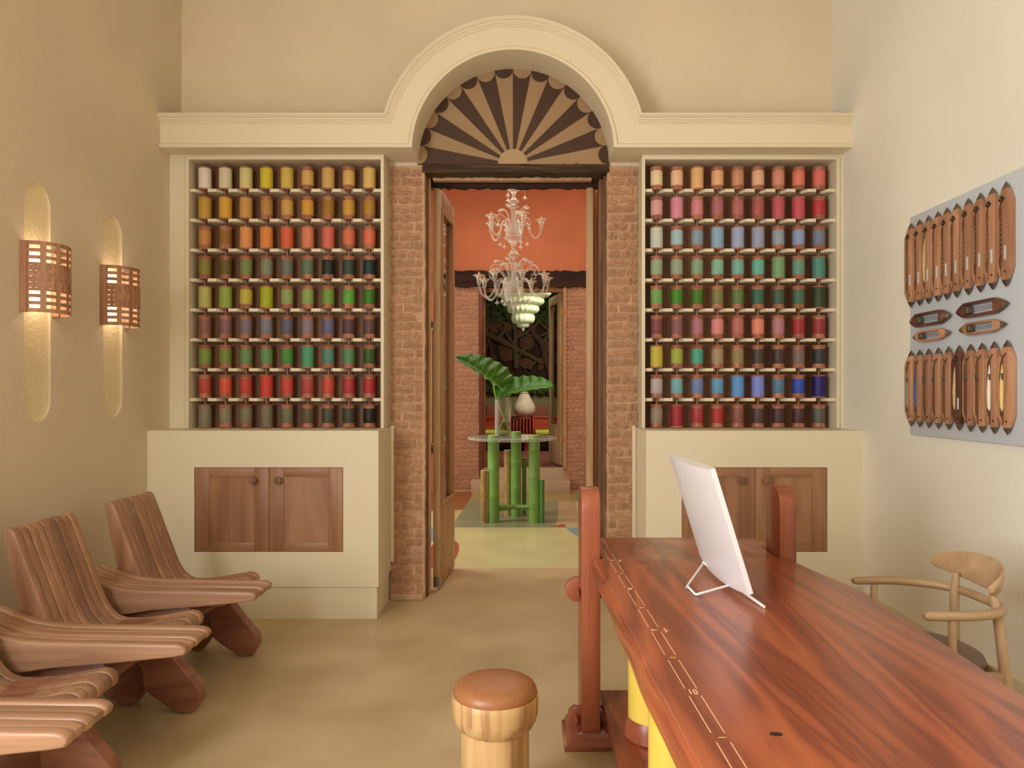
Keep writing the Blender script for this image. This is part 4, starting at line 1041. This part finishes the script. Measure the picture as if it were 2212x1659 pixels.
def flower_mk(r, y):
    def mk():
        m = MB()
        for k in range(5):
            a = 2 * pi * k / 5; m.lathe([(.004, -.012), (.014, 0), (.011, .012), (.002, .016)], (CHX + r * ZP + .022 * cos(a), CHY + .022 * sin(a), cz(y) + .004 * k), 7)
        return m.build('glass_flower', CHG, cd)
    return mk
ring_parts('glass_flower', 6, flower_mk(150, 740), .2); ring_parts('glass_flower', 4, flower_mk(118, 288), 1.2)
def pend_mk(r, y):
    def mk():
        m = MB().tube([(CHX + (r - 30) * ZP, CHY, cz(y - 55)), (CHX + r * ZP, CHY, cz(y - 58)), (CHX + r * ZP, CHY, cz(y - 10))], .003, 5)
        m.lathe([(.003, cz(y - 14)), (.008, cz(y - 4)), (.022, cz(y + 10)), (.030, cz(y + 14)), (.010, cz(y + 12)), (.002, cz(y + 30))], (CHX + r * ZP, CHY, 0), 10, 5, .3)
        return m.build('pendant_drop', CHG, cd)
    return mk
ring_parts('pendant_drop', 7, pend_mk(140, 1075), .4, .2); ring_parts('pendant_drop', 6, pend_mk(115, 580), .1, .2); ring_parts('pendant_drop', 3, pend_mk(95, 180), .0); ring_parts('pendant_drop', 4, pend_mk(150, 425), .5)

# ------------------------------------------------------------------ garden room beyond
F3 = paint('red_tile', (128, 78, 64), .4, .06, 6, rand=.06)
f3 = struct(bx(-2.6, 2.6, 10.9, 16.0, .2, .338).build('floor', paint('tile_grout', (164, 138, 116), .7)))
for i in range(8):
    for j in range(9):
        x, y = -1.6 + .42 * i, 11.02 + .42 * j
        instance_ = None
        if i == 0 and j == 0:
            tile0 = bx(-.205, .205, -.205, .205, 0, .008).build('tile', F3, f3, local=True, bev=.002); tile0.location = (x, y, .338)
        else: instance(tile0.data, 'tile', f3, (x, y, .338))
G3 = paint('olive_wall_paint', (150, 140, 94), .85)
struct(bx(-2.6, -2.5, 10.9, 15.7, .2, 4.4).build('wall_west', G3)); struct(bx(2.5, 2.6, 10.9, 15.7, .2, 4.4).build('wall_east', G3))
struct(bx(-2.6, 2.6, 15.6, 15.7, .2, 4.4).build('wall_north', G3)); struct(bx(-2.6, 2.6, 10.9, 15.7, 4.3, 4.4).build('ceiling', CEILM))
mu = thing('relief_mural', 'dark relief mural of branches over brown stones on the far wall', 'mural', (0, 15.58, 1.47))
bx(-1.7, 1.7, 15.52, 15.59, 1.47, 3.9).build('ground_panel', paint('dark_earth', (58, 34, 22), .95, .1, 8, .5, 20), mu)
STONE = paint('brown_relief_stone', (100, 64, 46), .9, .1, 8, .5, 30)
def W3(zx, zy, y=15.45, ox=900, oy=380, sc=3.95): return Vector(((ox + zx / sc - 1127) * y / 1560, y, 1.45 - (oy + zy / sc - 850) * y / 1560))
def stone(zx, zy, w_, h_):
    p = W3(zx, zy, 15.52); n_ = 14; rr = [random.uniform(.86, 1.08) for _ in range(n_)]; k = 15.5 / 1560 / 3.95
    m = MB(); ring0 = []; rings = []
    for f_, d in ((1.0, 0), (.97, -.03), (.85, -.045)):
        rings.append([(p.x + w_ / 2 * k * f_ * rr[i] * cos(2 * pi * i / n_), 15.52 + d, p.z + h_ / 2 * k * f_ * rr[i] * sin(2 * pi * i / n_)) for i in range(n_)])
    m.grid([r + [r[0]] for r in rings]); m.poly(rings[-1], [tuple(range(n_))]); m.build('stone', STONE, mu)
for q in ((665, 1270, 140, 170), (765, 1500, 150, 190), (940, 1425, 140, 140), (775, 1290, 90, 100), (935, 1600, 140, 110), (1115, 1235, 80, 110), (1045, 1225, 60, 90), (600, 1420, 60, 110), (1100, 1460, 70, 120),
          (870, 1345, 60, 80), (640, 1560, 80, 140), (850, 1600, 60, 130), (1060, 1620, 60, 100), (720, 1400, 80, 60), (990, 1300, 70, 70), (610, 1200, 40, 70), (1110, 1600, 50, 110), (500, 1300, 100, 160), (480, 1520, 110, 150), (1220, 1350, 110, 170), (1220, 1560, 100, 150)): stone(*q)
BARK = paint('mossy_bark', (94, 74, 50), .95, .2, 14, .9, 40, c2=(92, 88, 50)); BARKR = paint('brown_bark', (90, 58, 44), .95, .15, 14, .9, 40)
for pts, r_, mt in (([(560, 1330), (700, 1400), (820, 1460), (950, 1530), (1080, 1600)], .07, BARK), ([(1150, 1700), (1100, 1560), (1070, 1440), (1010, 1360), (960, 1290)], .085, BARKR), ([(850, 1640), (840, 1480), (840, 1340), (820, 1240)], .06, BARK),
                    ([(700, 1380), (760, 1290), (700, 1210), (650, 1150)], .045, BARK), ([(840, 1380), (910, 1350), (1000, 1290), (1060, 1210)], .045, BARK), ([(1080, 1420), (1130, 1330), (1060, 1260), (1070, 1200)], .04, BARK), ([(930, 1350), (1030, 1370), (1120, 1340)], .035, BARK),
                    ([(820, 1440), (760, 1340), (690, 1290)], .05, BARKR), ([(840, 1600), (900, 1500), (1000, 1430)], .04, BARK), ([(590, 1660), (640, 1500), (600, 1380)], .05, BARKR), ([(960, 1650), (1020, 1580), (1090, 1560)], .035, BARK), ([(520, 1180), (600, 1250), (590, 1360)], .04, BARK)):
    sp = smoothline([W3(a, b, 15.47) for a, b in pts], 5); n_ = len(sp)
    MB().tube(sp, [r_ * (1 - .35 * i / n_) * random.uniform(.85, 1.12) for i in range(n_)], 8).build('branch', mt, mu)
def foliage(z0, z1, cnt, mat):
    m = MB()
    for _ in range(cnt):
        x, z = random.uniform(-1.5, 1.5), random.uniform(z0, z1); y = 15.46 - random.uniform(0, .05); s = random.uniform(.03, .07); a = random.uniform(0, 6.28)
        d1 = Vector((cos(a), random.uniform(-.4, .4), sin(a))) * s; d2 = Vector((-sin(a), random.uniform(-.6, .6), cos(a))) * s * .5; p = Vector((x, y, z))
        m.poly([p - d1, p + d2, p + d1, p - d2], [(0, 1, 2, 3)])
    m.build('foliage', mat, mu, kind='stuff')
foliage(2.98, 3.8, 1500, paint('mural_foliage', (58, 76, 22), .8, .2, 8)); foliage(1.48, 1.66, 700, paint('mural_grass', (72, 92, 40), .8, .2, 8))
# bench with cushions
bn = thing('slatted_bench', 'red-brown wooden slatted bench in the garden room under the mural', 'bench', (-.1, 14.0, .346))
REDW = wood('red_bench_wood', (176, 66, 42), (120, 38, 24), axis='X', scale=5, rough=.25, coat=.4, rand=.06)
bx(-1.0, .9, 13.70, 14.35, .56, .66).build('seat_frame', REDW, bn, bev=.008)
bx(-1.0, .9, 14.28, 14.35, .955, 1.0).build('top_rail', REDW, bn, bev=.006)
bx(-1.0, .9, 14.30, 14.34, .66, .955).build('back_board', REDW, bn)
for k in range(6): bx(-.165 + .062 * k, -.135 + .062 * k, 13.75, 14.3, .66, .965).build('slat', REDW, bn, bev=.003)
bx(.205, .245, 13.72, 14.3, .66, .985).build('arm_panel', REDW, bn, bev=.004); bx(-.245, -.205, 13.72, 14.3, .66, .985).build('arm_panel', REDW, bn, bev=.004)
for x in (-.75, .12, .75): bx(x - .07, x + .07, 13.8, 14.2, .346, .56).build('leg', REDW, bn, bev=.004)
LIME = paint('lime_cushion_cloth', (178, 190, 60), .85)
for x0, x1, lb in ((.26, .88, 'flat lime green seat cushion at the right end of the slatted bench'), (-.98, -.26, 'flat lime green seat cushion at the left end of the slatted bench')):
    m = MB().box(x0, x1, 13.74, 14.26, .662, .742); tag(m.build('seat_cushion', LIME, bev=.025, seg=3), lb, 'cushion')
RUST = paint('rust_cushion_cloth', (132, 76, 50), .9)
for x0, x1, lb in ((.15, .52, 'rust brown cushion behind the stone jar'), (-.72, -.38, 'rust brown cushion behind the glass vase')):
    m = MB().box(x0, x1, 14.42, 14.53, .87, 1.22); tag(m.build('back_cushion', RUST, bev=.045, seg=3), lb, 'cushion')
tag(bx(-1.2, 1.2, 14.38, 14.72, .346, .868).build('window_seat', G3, bev=.01), 'low olive plastered ledge carrying the rust cushions', 'ledge')
# stone jar
def W4(zx, zy, y): return W3(zx, zy, y, 900, 700)
jx = W4(919, 700, 14.1).x
jr = thing('stone_jar', 'big rough pale stone jar with crumpled stopper on the bench', 'jar', (jx, 14.1, 1.0))
JAR = paint('rough_pale_stone', (206, 188, 164), .95, .06, 14, .9, 30); kj = 14.1 / 1560 / 3.95
def jz(y): return W4(0, y, 14.1).z
z0j = .99
tag_ = MB().lathe([(r * kj, max(z0j, jz(y))) for y, r in ((802, 30), (795, 50), (780, 68), (760, 86), (735, 95), (710, 94), (680, 82), (650, 66), (620, 50), (600, 40), (594, 30), (588, 36), (582, 34), (580, 20))][::1], (jx, 14.1, 0), 32).build('body', JAR, jr, smooth=60)
m = MB()
for k in range(7):
    a = 2 * pi * k / 7; m.tube([(jx, 14.1, jz(584)), (jx + .03 * cos(a), 14.1 + .03 * sin(a), jz(570)), (jx + .055 * cos(a), 14.1 + .055 * sin(a), jz(552))], [.03, .028, .006], 6)
m.build('stopper', JAR, jr)
bx(jx - .13, jx + .13, 13.97, 14.23, .965, .99).build('stand', REDW, jr, bev=.004)
# tiered green glass lamp
LMP, nt, b = new_mat('pale_green_glass_petals'); b.inputs['Base Color'].default_value = lin((204, 212, 176)) + (1,); b.inputs['Roughness'].default_value = .35
b.inputs['Emission Color'].default_value = lin((206, 208, 150)) + (1,); b.inputs['Emission Strength'].default_value = .13
kx = 13 / 1560 / 3.95; lxx = (900 + 908 / 3.95 - 1127) * 13 / 1560
tl = thing('tiered_pendant_lamp', 'pale green glass petal pendant lamp of several tiers in the garden room', 'pendant lamp', (lxx, 13, 2.2))
def lz(y): return W3(0, y, 13).z
for y0, y1, r_ in ((960, 1035, 232), (1030, 1105, 176), (1092, 1172, 134), (1168, 1256, 98), (1228, 1290, 55)):
    npet = max(8, int(r_ / 7)); seg_ = npet * 4
    MB().lathe([(r_ * .55 * kx, lz(y0)), (r_ * .86 * kx, lz(y0 + 3)), (r_ * 1.0 * kx, lz(y0 + (y1 - y0) * .35)), (r_ * 1.0 * kx, lz(y0 + (y1 - y0) * .65)), (r_ * .9 * kx, lz(y1 - 6)), (r_ * .78 * kx, lz(y1)), (r_ * .5 * kx, lz(y1 - 8))], (lxx, 13, 0), seg_, npet, .10).build('petal_tier', LMP, tl, smooth=60)
MB().lathe([(.035, lz(1270)), (.034, lz(1300)), (.02, lz(1318)), (.004, lz(1326))], (lxx, 13, 0), 14).build('glass_drop', LMP, tl)
MB().tube([(lxx, 13, lz(980)), (lxx, 13, 4.3)], .01, 8).build('suspension_rod', BRASS, tl)
